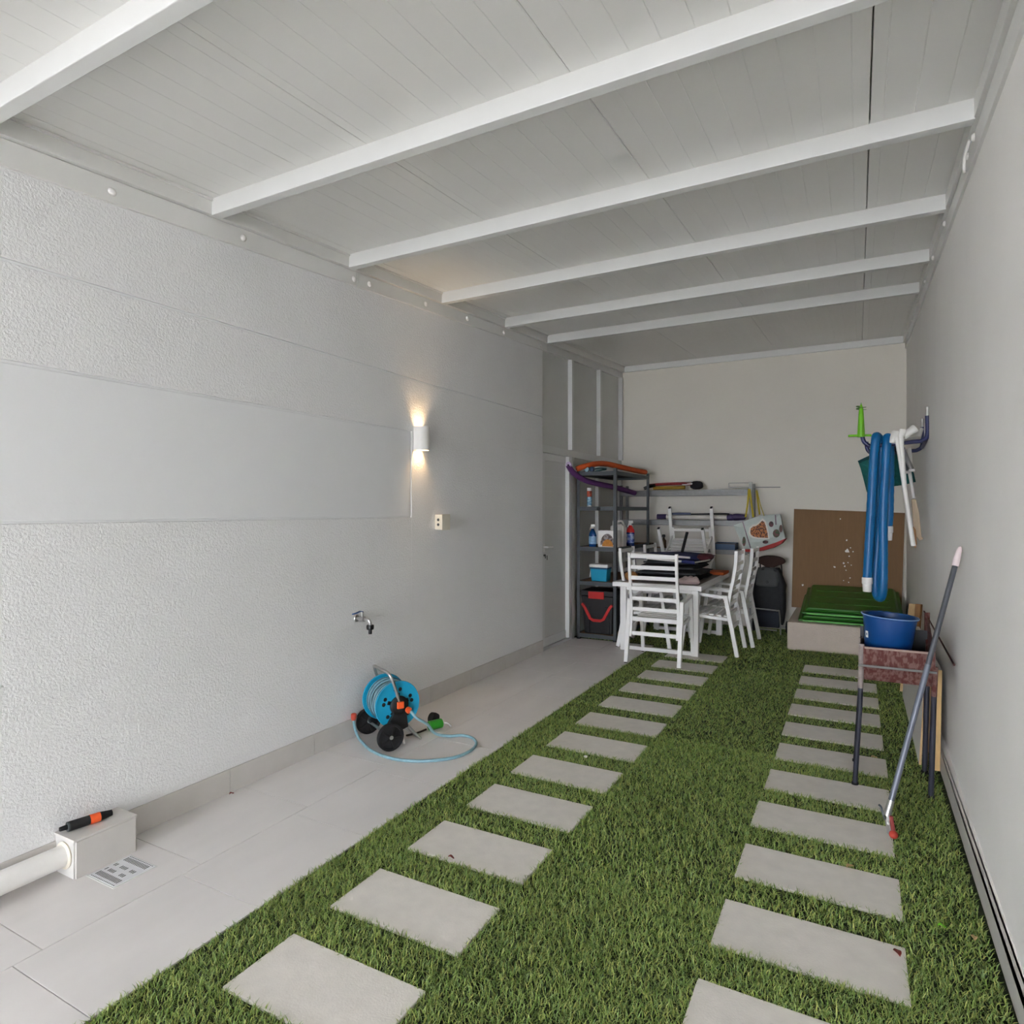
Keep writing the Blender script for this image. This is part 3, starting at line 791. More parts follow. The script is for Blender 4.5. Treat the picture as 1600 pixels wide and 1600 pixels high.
tt = .762
gx0, gx1, gy0, gy1 = -2.30, -1.55, 7.12, 7.95
gl = [('charcoal folded seat pad, lowest of the pile on the table', M_dark2, .0, .065, 0), ('dark grey folded lounger, second from the bottom of the pile', M_dark, .066, .125, .02),
      ('black folded camping chair, third up in the pile on the table', M_dark2, .126, .185, -.015), ('charcoal folded camping chair just under the navy one', M_dark, .186, .235, .03)]
for i, (lab, m, a, b_, sh) in enumerate(gl):
    root = empty('folded_chair', ((gx0 + gx1) / 2, (gy0 + gy1) / 2, tt + a), label=lab, cat='folded chair', group='folded gear piled on the table')
    slabform(gx0 + sh + .03 * i, gx1 + sh, gy0 + .04 * i, gy1, tt + a, tt + b_, i + 3, .02, .03 * (i - 1)).build('fabric', m, root, smooth=True)
    f = MB(); zc_ = tt + (a + b_) / 2
    for yy in (gy0 + .04 * i - .012,): f.tube([(gx0 + sh + .03 * i, yy, zc_), (gx1 + sh - .04, yy - .01, zc_ + .004)], .010, 8)
    f.build('frame_tube', M_grey, root, smooth=True)
nv = empty('folded_lounger', (-1.95, 7.5, tt + .236), label='navy folded camp chair with white tubes on top of the pile on the table', cat='folded chair')
slabform(-2.33, -1.50, 7.16, 7.86, tt + .236, tt + .300, 31, .02, -.02).build('fabric', M_navyf, nv, smooth=True)
MB().tube(smoothpath([(-2.34, 7.14, tt + .31), (-2.0, 7.12, tt + .30), (-1.62, 7.10, tt + .285)]), .012, 10).build('frame_tube', M_white, nv, smooth=True)
MB().tube(smoothpath([(-2.10, 7.08, tt + .265), (-1.85, 7.06, tt + .252), (-1.70, 7.06, tt + .245)]), .013, 10).build('frame_tube', M_white, nv, smooth=True)
MB().tube([(-1.70, 7.06, tt + .245), (-1.56, 7.06, tt + .238)], .020, 10).build('foam_grip', M_navyf, nv, smooth=True)
MB().tube(smoothpath([(-1.56, 7.06, tt + .238), (-1.50, 7.10, tt + .25), (-1.43, 7.2, tt + .262)]), .009, 10).build('frame_tube', M_chrome, nv, smooth=True)
MB().blob((-1.50, 7.30, tt + .285), (.085, .14, .038), 16, 10, .08, .8, 5).build('cushion_end', mat('maroon_fabric', (92, 44, 52), .9, bump=.2), nv, smooth=True)
o = slabform(-1.76, -1.52, 6.99, 7.18, tt, tt + .055, 55, .05, .3).build('crumpled_cloth', mat('pale_pink_cloth', (190, 170, 166), .9, bump=.3, bscale=30), smooth=True)
tag(o, 'crumpled pale cloth at the near right foot of the gear pile', 'cloth')
o = MB().blob((-2.28, 7.08, tt + .055), (.075, .06, .053), 16, 10, .08, .9, 9).build('brown_pouch', mat('tan_leather', (168, 116, 66), .7, var=.1), smooth=True)
tag(o, 'tan rounded pouch at the left end of the gear pile, seen through the chair back', 'pouch')
st = MB().bar((-1.83, 7.60, tt + .300), (-1.795, 7.72, tt + .545), .030, .022).build('black_baton', M_black, bevel=.004)
tag(st, 'black flat stick standing up out of the gear pile', 'stick')
MBx = MB().box(-1.66, -1.46, 8.20, 8.56, tt + .001, tt + .035)
o = MBx.build('orange_board', mat('orange_board', (196, 92, 36), .7, var=.1), bevel=.003)
tag(o, 'flat orange box on the far right corner of the table', 'box')
o = MB().box(-1.72, -1.62, 8.05, 8.18, tt + .001, tt + .07).build('black_case', M_black, bevel=.01)
tag(o, 'small black case on the table behind the gear pile', 'case')

# ------------------------------------------------------------------ grey shelving unit
sx0, sx1, sy0, sy1 = -3.025, -2.52, 7.26, 8.62
gsx = empty('steel_shelf', ((sx0 + sx1) / 2, (sy0 + sy1) / 2, 0), label='tall grey steel shelving unit with wooden boards beside the white door', cat='shelving')
ZS = [.065, .70, 1.118, 1.606, 2.03]
for x, sgx in ((sx0, 1), (sx1, -1)):
    for y, sgy in ((sy0, 1), (sy1, -1)):
        b = MB(); b.box(min(x, x + sgx * .038), max(x, x + sgx * .038), min(y, y + sgy * .003), max(y, y + sgy * .003), 0.005, 2.07)
        b.box(min(x, x + sgx * .003), max(x, x + sgx * .003), min(y, y + sgy * .038), max(y, y + sgy * .038), 0.005, 2.07)
        po = b.build('post', M_grey, gsx)
        MB().box(x - (.0 if sgx > 0 else .042), x + (.042 if sgx > 0 else 0), y - (0 if sgy > 0 else .042), y + (.042 if sgy > 0 else 0), 0, .02).build('foot', M_blackr, po)
for z in ZS:
    MB().box(sx0 + .002, sx1 - .002, sy0 + .003, sy0 + .006, z - .042, z + .006).build('shelf_beam', M_grey, gsx)
    MB().box(sx0 + .002, sx1 - .002, sy1 - .006, sy1 - .003, z - .042, z + .006).build('shelf_beam', M_grey, gsx)
    MB().box(sx1 - .006, sx1 - .003, sy0, sy1, z - .042, z + .006).build('shelf_beam', M_grey, gsx)
    MB().box(sx0 + .003, sx0 + .006, sy0, sy1, z - .042, z + .006).build('shelf_beam', M_grey, gsx)
    MB().box(sx0 + .008, sx1 - .008, sy0 + .008, sy1 - .008, z - .012, z).build('shelf_board', M_chip if z < 1 else (M_dark if z > 2 else M_chip), gsx)

# things on the grey shelf
def pos(px, py, z): return at(px, py, Z=z)


tbx = empty('toolbox', (-2.77, 7.48, ZS[0]), label='large black toolbox with red latch and red handle on the bottom of the grey shelf', cat='toolbox')
x0, x1, y0, y1, z0, z1 = -2.985, -2.575, 7.30, 7.66, ZS[0] + .002, .595
b = MB(); b.hexa([(x0 + .03, y0 + .03, z0), (x1 - .03, y0 + .03, z0), (x1 - .03, y1 - .02, z0), (x0 + .03, y1 - .02, z0), (x0, y0, z1 - .07), (x1, y0, z1 - .07), (x1, y1, z1 - .07), (x0, y1, z1 - .07)])
b.build('body', M_black, tbx, bevel=.012)
MB().box(x0 - .004, x1 + .004, y0 - .006, y1 + .002, z1 - .068, z1).build('lid', M_black, tbx, bevel=.01)
MB().box(x0 + .10, x1 - .11, y0 - .020, y0 - .004, z1 - .098, z1 - .012).build('latch', M_red, tbx, bevel=.004)
yy = y0 - .010
MB().strip([(x0 + .015, yy, .43), (x0 + .045, yy, .40), (x0 + .125, yy, .255), (x0 + .165, yy, .235), (x1 - .155, yy, .235), (x1 - .115, yy, .255), (x1 - .035, yy, .40), (x1 - .005, yy, .43)], .022, .034, (0, 1, 0)).build('handle', M_red, tbx, bevel=.003)
for x in (x0 + .06, x1 - .10): MB().box(x, x + .05, y0 + .0, y0 + .035, z0 + .02, .40).build('rib', M_black, tbx, bevel=.004)

cb = empty('cool_box', (-2.79, 7.44, ZS[1]), label='small turquoise cool box with a white lid on the grey shelf', cat='cool box')
cx, cy = -2.775, 7.42
b = MB(); b.hexa([(cx - .098, cy - .07, ZS[1] + .001), (cx + .098, cy - .07, ZS[1] + .001), (cx + .098, cy + .07, ZS[1] + .001), (cx - .098, cy + .07, ZS[1] + .001), (cx - .108, cy - .08, ZS[1] + .16), (cx + .108, cy - .08, ZS[1] + .16), (cx + .108, cy + .08, ZS[1] + .16), (cx - .108, cy + .08, ZS[1] + .16)])
b.build('body', M_teal, cb, bevel=.012)
MB().box(cx - .112, cx + .112, cy - .084, cy + .084, ZS[1] + .150, ZS[1] + .170).build('rim_band', mat('dark_blue_plastic', (10, 60, 96), .4), cb, bevel=.004)
MB().box(cx - .120, cx + .118, cy - .090, cy + .090, ZS[1] + .170, ZS[1] + .212).build('lid', M_white, cb, bevel=.012)
MB().tube([(cx - .112, cy - .04, ZS[1] + .14), (cx - .118, cy - .06, ZS[1] + .05)], .007, 6).build('handle', M_white, cb)


def spray(px, z, Y, h, r, body, neck, label, lab_m=None):
    p = at(px, 840, Y=Y); x = p.x
    o = empty('spray_bottle', (x, Y, z), label=label, cat='bottle')
    MB().lathe([(r * .9, 0), (r, .01), (r, h * .5), (r * .8, h * .62), (.016, h * .76), (.014, h * .80)], (x, Y, z + .001), n=22, sy=.65).build('bottle', body, o, smooth=True)
    if lab_m: MB().lathe([(r * 1.015, h * .12), (r * 1.015, h * .45)], (x, Y, z + .001), n=22, sy=.66).build('wrap', lab_m, o, smooth=True)
    b = MB().cyl((x, Y, z + h * .79), (x, Y, z + h * .86), .016, n=14); b.box(x - .020, x + .035, Y - .012, Y + .012, z + h * .86, z + h * .97); b.bar((x - .018, Y, z + h * .87), (x - .034, Y, z + h * .72), .008, .01)
    b.build('trigger_head', neck, o, bevel=.002)
    return o


M_blueliq = mat('blue_cleaner', (18, 70, 130), .2, var=.1)
M_label = mat('pale_blue_wrap', (130, 170, 205), .5, var=.25, scale=40)
spray(926, ZS[2], 7.40, .285, .048, M_blueliq, M_white, 'blue spray bottle with a pale trigger at the left of the middle grey shelf', M_label)
spray(985, ZS[2], 7.80, .33, .052, mat('deep_blue_cleaner', (20, 44, 100), .25), M_white, 'blue spray bottle with a red shoulder, right of the white can', mat('blue_red_wrap', (36, 66, 140), .5, col2=(170, 180, 200), scale=22))
p = at(985, 830, Y=7.80)
bx = MB().lathe([(.053, .17), (.050, .20), (.030, .235), (.0165, .26)], (p.x, 7.80, ZS[2] + .001), n=22, sy=.68)
o = bx.build('shoulder_sleeve', M_red, [q for q in C.objects if q.get('label', '').startswith('blue spray bottle with a red')][0], smooth=True)

jc = empty('jerry_can', (-2.60, 7.62, ZS[2]), label='white plastic jerry can on the middle grey shelf behind the printed box', cat='jerry can')
p = at(966, 840, Y=7.62); x = p.x
b = MB(); b.prism([(x - .085, 7.56, ZS[2] + .001), (x + .085, 7.56, ZS[2] + .001), (x + .088, 7.56, ZS[2] + .24), (x + .05, 7.56, ZS[2] + .285), (x - .02, 7.56, ZS[2] + .285), (x - .085, 7.56, ZS[2] + .25)], (0, .13, 0))
b.build('body', mat('translucent_white', (214, 212, 204), .5), jc, bevel=.012)
MB().cyl((x - .052, 7.62, ZS[2] + .27), (x - .052, 7.62, ZS[2] + .318), .022, n=16).build('cap', M_white, jc, smooth=True)
MB().tube(smoothpath([(x - .02, 7.62, ZS[2] + .285), (x + .0, 7.62, ZS[2] + .315), (x + .05, 7.62, ZS[2] + .312), (x + .07, 7.62, ZS[2] + .27)]), .012, 8).build('handle', MATS['translucent_white'], jc, smooth=True)

pb = empty('printed_box', (-2.7, 7.40, ZS[2]), label='white carton with an orange and brown picture on the middle grey shelf', cat='box')
p = at(949, 843, Y=7.36); x = p.x
bm_ = MB().box(x - .122, x + .125, 7.36, 7.46, ZS[2] + .001, ZS[2] + .205).build('carton', M_white, pb, bevel=.003)
arc = [(x - .09 * math.cos(t), 7.358, ZS[2] + .03 + .135 * math.sin(t)) for t in np.linspace(0, math.pi, 17)]
MB().prism(arc, (0, -.001, 0)).build('print', mat('picture_dark', (84, 70, 66), .6, var=.3, scale=30, col2=(150, 140, 140)), pb)
arc = [(x + .005 - .07 * math.cos(t), 7.356, ZS[2] + .012 + .085 * math.sin(t)) for t in np.linspace(0, math.pi, 17)]
MB().prism(arc, (0, -.001, 0)).build('print', mat('picture_orange', (196, 128, 44), .6, var=.15, scale=30), pb)

ac = empty('aerosol_can', (-2.86, 7.38, ZS[3]), label='blue and black aerosol can with a white cap on the upper grey shelf', cat='can')
p = at(921, 780, Y=7.38); x = p.x
MB().lathe([(.027, 0), (.031, .006), (.031, .02)], (x, 7.38, ZS[3] + .001), n=20).build('base_ring', M_white, ac, smooth=True)
MB().lathe([(.031, .02), (.031, .125)], (x, 7.38, ZS[3] + .001), n=20).build('can_body', mat('blue_label', (50, 110, 150), .4, var=.3, scale=35, col2=(150, 190, 205)), ac, smooth=True)
MB().lathe([(.0312, .125), (.0312, .195), (.029, .20)], (x, 7.38, ZS[3] + .001), n=20).build('dark_band', mat('black_red_label', (30, 26, 30), .4, col2=(190, 80, 50), scale=22), ac, smooth=True)
MB().lathe([(.030, .198), (.030, .232), (.024, .238)], (x, 7.38, ZS[3] + .001), n=20).build('cap', M_white, ac, smooth=True)

bk = empty('black_hook', (-2.77, 7.25, ZS[3]), label='small black knob clipped on the front of the upper grey shelf', cat='hook')
p = at(935, 793, Y=7.245)
MB().lathe([(.020, 0), (.024, .006), (.024, .014), (.014, .022)], (p.x, 7.262, ZS[3] - .02), (0, -1, 0), 18).build('knob', M_black, bk, smooth=True)

# foam noodles and oddments on top
o = MB().tube(smoothpath([at(901, 733, Y=7.20), at(912, 729, Y=7.26), at(930, 725, Y=7.42), at(948, 725, Y=7.66), (-2.66, 8.0, 2.115), (-2.60, 8.3, 2.095), (-2.57, 8.60, 2.09)], 8), .034, 14).build('foam_noodle', M_orangef, smooth=True)
o.location.z += .0
tag(o, 'orange foam pool noodle bowed along the top of the grey shelf', 'noodle')
hol = at(901, 733, Y=7.195)
h_ = MB().cyl(hol + Vector((.0, .004, 0)), hol + Vector((-.002, -.003, 0)), .013, n=14)
ho = h_.build('core_hole', mat('noodle_core', (120, 36, 10), .9), o, smooth=True)
o = MB().tube(smoothpath([at(888, 727, Y=7.02), (-3.02, 7.14, 2.02), (-2.95, 7.28, 1.945), (-2.88, 7.50, 1.905), (-2.76, 7.95, 1.86), (-2.66, 8.4, 1.80)], 8), .034, 14).build('foam_noodle', M_purple, smooth=True)
tag(o, 'purple foam pool noodle slipping under the top board of the grey shelf', 'noodle')
hol = at(888, 727, Y=7.015)
MB().cyl(hol + Vector((0, .004, 0)), hol + Vector((0, -.003, 0)), .013, n=14).build('core_hole', mat('noodle_core_dark', (40, 16, 50), .9), o, smooth=True)
MB().lathe([(.036, 0), (.037, .01), (.037, .022), (.034, .03)], hol + Vector((.002, .0, .006)), (0, 1, 0), 18).build('end_ring', mat('lilac_highlight', (190, 170, 200), .7), o, smooth=True)  # whitish highlight of the noodle end, put into the ring's pale colour
sn = empty('snorkel_mask', (-2.8, 7.35, 2.04), label='blue and teal diving goggles on the front of the grey shelf top', cat='goggles')
p = at(921, 733, Y=7.30)
for dx, m in ((-.03, mat('aqua_plastic', (110, 150, 165), .25)), (.035, MATS['dark_blue_plastic'])):
    MB().lathe([(.030, 0), (.034, .008), (.03, .03), (.018, .036)], p + Vector((dx, 0, -.005)), (.1, -1, .1), 18).build('goggle_lens', m, sn, smooth=True)
MB().tube(smoothpath([p + Vector((.06, .02, .0)), p + Vector((.12, .05, .01)), p + Vector((.20, .04, -.005)), p + Vector((.06, .0, -.03))]), .010, 8).build('strap', mat('dark_teal_rubber', (10, 60, 62), .6), sn, smooth=True)

# ------------------------------------------------------------------ galvanised shelving on the back wall
bs = empty('galvanised_shelf', (-1.95, 8.93, 0), label='low-tech galvanised shelving with three long shelves along the back wall', cat='shelving')
bs['label'] = 'long galvanised metal shelving with three shelves against the back wall'
bx0, bx1, by0, by1 = -3.0, -1.265, 8.785, 9.09
for zt, hh in ((1.842, .075), (1.432, .07), (1.045, .06)):
    for yy in (by0, by1 - .004):
        b = MB(); b.box(bx0, bx1, yy, yy + .003, zt - hh, zt); b.box(bx0, bx1, yy - .007, yy, zt - .012, zt); b.box(bx0, bx1, yy - .005, yy, zt - hh * .62, zt - hh * .45); b.box(bx0, bx1, yy - .007, yy, zt - hh, zt - hh + .008)
        b.build('shelf_beam', M_galv, bs, bevel=.001)
    MB().box(bx0, bx1, by0 + .004, by1 - .005, zt - .016, zt - .004).build('shelf_board', M_galv if zt > 1.2 else M_chip, bs)
for x in (bx0, bx1 + .02):
    for yy, zt in ((by0, 1.92), (by1 - .035, 1.92)):
        b = MB(); b.box(x, x + .035, yy, yy + .003, 0, zt); b.box(x + .032, x + .035, yy, yy + .035, 0, zt); b.build('post', M_galv, bs)

# umbrella bundle on the top back shelf
ub = empty('folded_umbrellas', (-2.3, 8.85, 1.843), label='red, yellow and black folded umbrellas lying on the top back shelf', cat='umbrella')
zt = 1.843
MB().tube(smoothpath([(-2.58, 8.85, zt + .075), (-2.45, 8.84, zt + .085), (-2.2, 8.83, zt + .09), (-2.0, 8.83, zt + .080)]), [.02] * 19, 10).build('red_canopy', mat('dark_red_cloth', (130, 34, 36), .85, bump=.2), ub, smooth=True)
MB().tube(smoothpath([(-2.52, 8.83, zt + .035), (-2.3, 8.82, zt + .035), (-2.08, 8.82, zt + .037)]), .026, 10).build('yellow_canopy', mat('dark_yellow_cloth', (150, 118, 34), .85, bump=.2), ub, smooth=True)
MB().tube(smoothpath([(-2.66, 8.85, zt + .03), (-2.6, 8.85, zt + .055), (-2.5, 8.8, zt + .07)]), .024, 10).build('black_handle', M_black, ub, smooth=True)
MB().blob((-1.93, 8.85, zt + .065), (.09, .05, .055), 14, 8, .12, .8, 4).build('black_bundle', M_dark2, ub, smooth=True)
MB().tube([(-2.25, 8.84, zt + .12), (-1.98, 8.84, zt + .12)], .008, 8).build('white_rod', M_white, ub)
MB().tube([(-2.12, 8.82, zt + .075), (-1.98, 8.82, zt + .085)], .012, 8).build('white_rod', M_white, ub)

# parasol bundle on the second back shelf
pz = 1.432
pa = empty('folded_parasol', (-1.9, 8.83, pz), label='folded purple and white parasol lying along the second back shelf', cat='parasol')
MB().tube([(-2.36, 8.84, pz + .045), (-1.51, 8.84, pz + .036)], .032, 12).build('pole', mat('cream_tube', (206, 200, 190), .45), pa, smooth=True)
MB().tube([(-2.47, 8.84, pz + .047), (-2.34, 8.84, pz + .046)], .036, 14).build('end_grip', mat('violet_plastic', (58, 44, 84), .5), pa, smooth=True)
MB().tube(smoothpath([(-1.53, 8.84, pz + .036), (-1.47, 8.84, pz + .04), (-1.42, 8.84, pz + .045), (-1.30, 8.84, pz + .045)]), [.034, .038, .043, .045, .046, .046, .045, .040, .038, .042, .044, .045, .045, .045, .043, .040, .038, .034, .03], 14).build('purple_grip', MATS['violet_plastic'], pa, smooth=True)
MB().tube(smoothpath([(-2.30, 8.80, pz + .085), (-2.15, 8.80, pz + .09), (-2.0, 8.8, pz + .088)]), .014, 8).build('cord_roll', mat('slate_cloth', (84, 92, 120), .8), pa, smooth=True)
MB().tube(smoothpath([(-2.30, 8.83, pz + .075), (-1.9, 8.83, pz + .083), (-1.62, 8.83, pz + .088), (-1.50, 8.83, pz + .085)]), .010, 8).build('dark_rod', M_black, pa, smooth=True)

cr = empty('blue_crate', (-1.55, 8.88, 1.045), label='dark blue plastic crate on the lowest back shelf', cat='crate')
b = MB(); x0, x1, y0, y1, z0, z1 = -1.68, -1.42, 8.76, 9.02, 1.046, 1.135
for q in (((x0, y0), (x1, y0)), ((x1, y0), (x1, y1)), ((x1, y1), (x0, y1)), ((x0, y1), (x0, y0))): b.bar((q[0][0], q[0][1], (z0 + z1) / 2), (q[1][0], q[1][1], (z0 + z1) / 2), .006, z1 - z0)
b.box(x0, x1, y0, y1, z0, z0 + .005); b.build('tub', mat('crate_blue', (16, 62, 100), .45), cr)
MB().box(x0 - .008, x1 + .008, y0 - .010, y0 - .003, z1 - .016, z1).build('rim', mat('crate_dark', (24, 32, 44), .5), cr, bevel=.002)
bb = empty('brown_bottle', (-2.47, 8.82, 1.045), label='small brown bottle with a black top on the lowest back shelf', cat='bottle')
p = at(1037, 852, Y=8.8)
MB().lathe([(.034, 0), (.036, .01), (.036, .10), (.016, .13), (.014, .145)], (p.x, 8.8, 1.046), n=18).build('glass', mat('brown_glass', (74, 56, 34), .25), bb, smooth=True)
MB().lathe([(.015, .145), (.022, .15), (.024, .17), (.018, .186)], (p.x, 8.8, 1.046), n=16).build('stopper', M_black, bb, smooth=True)
p = at(992, 846, Y=8.75)
o = MB().box(p.x - .10, p.x + .22, 8.76, 8.98, 1.046, 1.105).build('brown_box', mat('dark_carton', (78, 58, 42), .8, var=.1), bevel=.003)
tag(o, 'low dark brown box on the lowest back shelf behind the grey posts', 'box')

wr_ = empty('drying_rack', (-1.2, 8.9, 1.85), label='thin grey wire rack with a long arm on top of the back shelf end', cat='rack')
b = MB(); zr = 1.868
xa, xb = -1.50, -1.23
for z in (1.866, 1.925): b.tube([(xa, 8.79, z), (xb, 8.79, z)], .004, 6)
for x in (xa, xb): b.tube([(x, 8.79, 1.866), (x, 8.79, 1.925)], .004, 6)
b.build('wire_frame', M_galv, wr_, smooth=True)
MB().bar((xa, 8.79, 1.868), (-.87, 8.79, 1.861), .014, .012).build('long_arm', M_galv, wr_, bevel=.001)
MB().box(-1.245, -1.205, 8.765, 8.785, 1.70, 1.935).build('bracket', M_galv, wr_, bevel=.002)

# ------------------------------------------------------------------ printed shopping bag hanging on the shelf end
sb = empty('shopping_bag', (-1.12, 8.60, 1.05), label='big white shopping bag with a nut-filled heart and red base, hanging by yellow straps', cat='bag')
YBAG = 8.60
fp = lambda px, py: at(px, py, Y=YBAG)
outline = [(1146, 821), (1160, 815.5), (1180, 808), (1192, 804.5), (1206, 804), (1219, 803), (1223, 822), (1227, 842), (1214, 848), (1198, 853), (1184, 857), (1174, 858), (1162, 858), (1155, 841)]
front = [fp(*q) for q in outline]
cb_ = sum(front, Vector((0, 0, 0))) / len(front)
back = [cb_ + (q - cb_) * .93 + Vector((.01, .17, .0)) for q in front]
n = len(front); b = MB(); rings = []
fronti = [cb_ + (q - cb_) * .6 + Vector((0, -.03, 0)) for q in front]
b.add(front + back + fronti + [cb_ + Vector((0, -.035, 0))], [(i, (i + 1) % n, n + (i + 1) % n, n + i) for i in range(n)] + [tuple(range(n, 2 * n))] + [(2 * n + i, 2 * n + (i + 1) % n, (i + 1) % n, i) for i in range(n)] + [(3 * n, 2 * n + (i + 1) % n, 2 * n + i) for i in range(n)])
b.build('bag_body', M_bag, sb, bevel=.004)


def decal(pxs, name, m, dy=-.045, par=sb):
    P_ = [at(q[0], q[1], Y=YBAG + dy) for q in pxs]
    return MB().prism(P_, (0, -.002, 0)).build(name, m, par)


base = [(1162, 859), (1174, 858), (1184, 857), (1198, 852.5), (1214, 847), (1227, 841.5), (1221, 849), (1208, 856), (1194, 860), (1180, 862.5), (1166, 862.5)]
P_ = [at(q[0], q[1], Y=YBAG - .02) for q in base]
MB().prism(P_, (.01, .16, .0)).build('red_base', mat('red_bag_base', (166, 22, 18), .6), sb, bevel=.003)
M_nuts = mat('nut_print', (66, 28, 16), .6, scale=60, col2=(196, 120, 60))
decal([(1172.3, 832), (1173, 826), (1177, 822.5), (1181, 822), (1185, 819.5), (1188, 816.5), (1191, 813.5), (1194.5, 816), (1196.5, 822), (1199, 832), (1200.2, 840.5), (1192, 840.2), (1184, 839.8), (1177.5, 838.5), (1173.5, 835.5)], 'heart_print', M_nuts)
decal([(1169.5, 832), (1171, 824.5), (1176, 820), (1181, 819), (1185, 816.5), (1188, 813), (1192, 810), (1196.5, 814.5), (1199, 822), (1201.3, 832), (1202.3, 842.5), (1192, 842.3), (1183, 842), (1176, 840.5), (1171, 837)], 'heart_border', mat('cream_print', (222, 216, 206), .6), -.042)
M_pr = mat('dark_fruit_print', (44, 34, 30), .6, col2=(90, 40, 44), scale=50)
M_pg = mat('green_print', (52, 76, 40), .6, col2=(110, 60, 60), scale=40)
circ = lambda x, y, r, r2=None: [(x + r * math.cos(t), y + (r2 or r) * math.sin(t)) for t in np.linspace(0, 2 * math.pi, 13)[:-1]]
decal(circ(1213, 833.5, 5.5, 6.5), 'print_spot', M_pg)
decal(circ(1205, 819, 3.8, 4.5), 'print_spot', M_pr)
decal(circ(1220, 826, 2.6, 6), 'print_spot', M_pg)
decal(circ(1162.5, 846, 2.6, 7.5), 'print_spot', M_pg, -.03)
decal(circ(1196, 847, 4.5, 2.6), 'print_spot', M_pr, -.03)
decal([(1159.5, 815), (1161.2, 814.8), (1173.5, 856), (1172, 856.5)], 'seam', mat('seam_print', (120, 100, 110), .7), -.03)
decal([(1210.6, 804.5), (1212.4, 804.5), (1213.5, 820), (1211.5, 820)], 'seam', MATS['seam_print'], -.03)
for pts_ in ([(1165, 808), (1168.5, 785), (1170, 764)], [(1177, 808), (1174, 786), (1171, 764)], [(1187, 804), (1184.5, 785), (1182, 766)], [(1194, 806), (1188, 788), (1183, 766)]):
    q = [at(a, c_, Y=YBAG - .01 + (.10 * k if pts_[0][0] > 1180 else .08 * k)) for k, (a, c_) in enumerate(pts_)]
    MB().strip(smoothpath(q, 4), .004, .022 if pts_[0][0] != 1194 else .010, (0, 1, 0)).build('strap', M_yellow, sb)

# ------------------------------------------------------------------ shopping trolley
tr = empty('shopping_trolley', (-1.02, 8.78, 0), label='dark grey two-wheeled shopping trolley bag beside the white chairs', cat='trolley')
cx, cy = -.99, 8.74
b = MB(); rings = []
prof = [(.14, .165), (.17, .175), (.30, .185), (.50, .188), (.62, .185), (.72, .16), (.80, .125), (.83, .11)]
vs = []; N = 28
for z, hw in prof:
    for k in range(N):
        t = 2 * math.pi * k / N; c_, s_ = math.cos(t), math.sin(t); e = .5
        wob = 1 + .035 * math.sin(5 * t + z * 22) + .02 * math.sin(9 * t - z * 31)
        vs.append((cx + hw * math.copysign(abs(c_) ** e, c_) * wob, cy + .13 * math.copysign(abs(s_) ** e, s_) * wob, z + .008 * math.sin(3 * t + z * 9)))
fs = [(i * N + k, i * N + (k + 1) % N, (i + 1) * N + (k + 1) % N, (i + 1) * N + k) for i in range(len(prof) - 1) for k in range(N)] + [tuple(range(N))[::-1], tuple(len(vs) - N + k for k in range(N))]
b.add(vs, fs); b.build('bag_body', M_dark, tr, smooth=True)
fl_ = MB(); vs = []
for j in range(7):
    for i in range(9):
        u = -1 + i / 4; v = j / 6; z = .845 - .235 * v; hw = (.105 + .055 * v) * (1 if j < 5 else (1 - .10 * (j - 4) * abs(u)))
        vs.append((cx - .02 + u * hw, cy - .128 - .035 * v + .02 * abs(u) ** 3, z + .012 * (abs(u) ** 4) * (1 if j > 4 else 0)))
fl_.add(vs, [(j * 9 + i, j * 9 + i + 1, (j + 1) * 9 + i + 1, (j + 1) * 9 + i) for j in range(6) for i in range(8)])
o = fl_.build('flap', mat('mid_grey_fabric', (78, 80, 80), .9, bump=.2, bscale=30), tr, smooth=True); sm = o.modifiers.new('t', 'SOLIDIFY'); sm.thickness = .012
MB().lathe([(.02, 0), (.018, .008)], (cx - .015, cy - .168, .665), (0, -1, 0), 14).build('buckle', M_black, tr, smooth=True)
hd = MB(); arc = []
for t in np.linspace(0, math.pi, 15): arc.append((cx + .01 - .175 * math.cos(t), cy - .06, .905 + .085 * math.sin(t) ** .7))
arc += [(cx + .10, cy - .06, .865), (cx + .06, cy - .06, .845), (cx - .04, cy - .06, .845), (cx - .08, cy - .06, .87)]
hd.prism(arc, (0, .12, 0)); hd.build('hood', M_brownf, tr, bevel=.012)
MB().tube(smoothpath([(cx - .12, cy + .10, .10), (cx - .12, cy + .09, .60), (cx - .115, cy, .90)]), .009, 8).build('frame_tube', M_black, tr, smooth=True)
MB().tube(smoothpath([(cx + .14, cy + .10, .10), (cx + .14, cy + .09, .60), (cx + .135, cy, .90)]), .009, 8).build('frame_tube', M_black, tr, smooth=True)
MB().tube(smoothpath([(cx - .17, cy - .165, .33), (cx + .10, cy - .165, .318), (cx + .13, cy - .165, .30), (cx + .145, cy - .165, .02)], 6), .009, 8).build('front_bar', M_chrome, tr, smooth=True)
MB().tube([(cx - .15, cy - .165, .075), (cx + .10, cy - .165, .070)], .009, 8).build('front_bar', M_chrome, tr, smooth=True)
MB().box(cx - .16, cx + .13, cy - .162, cy - .135, .10, .30).build('lower_pocket', mat('dark_navy_fabric', (24, 30, 40), .9, bump=.2), tr, bevel=.01)
for x in (cx - .20, cx + .20):
    MB().lathe([(.0, -.014), (.06, -.016), (.078, -.010), (.078, .010), (.06, .016), (.0, .014)], (x, cy + .08, .079), (1, 0, 0), 22).build('wheel', M_blackr, tr, smooth=True)
MB().cyl((cx - .20, cy + .08, .079), (cx + .20, cy + .08, .079), .007, n=8).build('axle', M_chrome, tr)

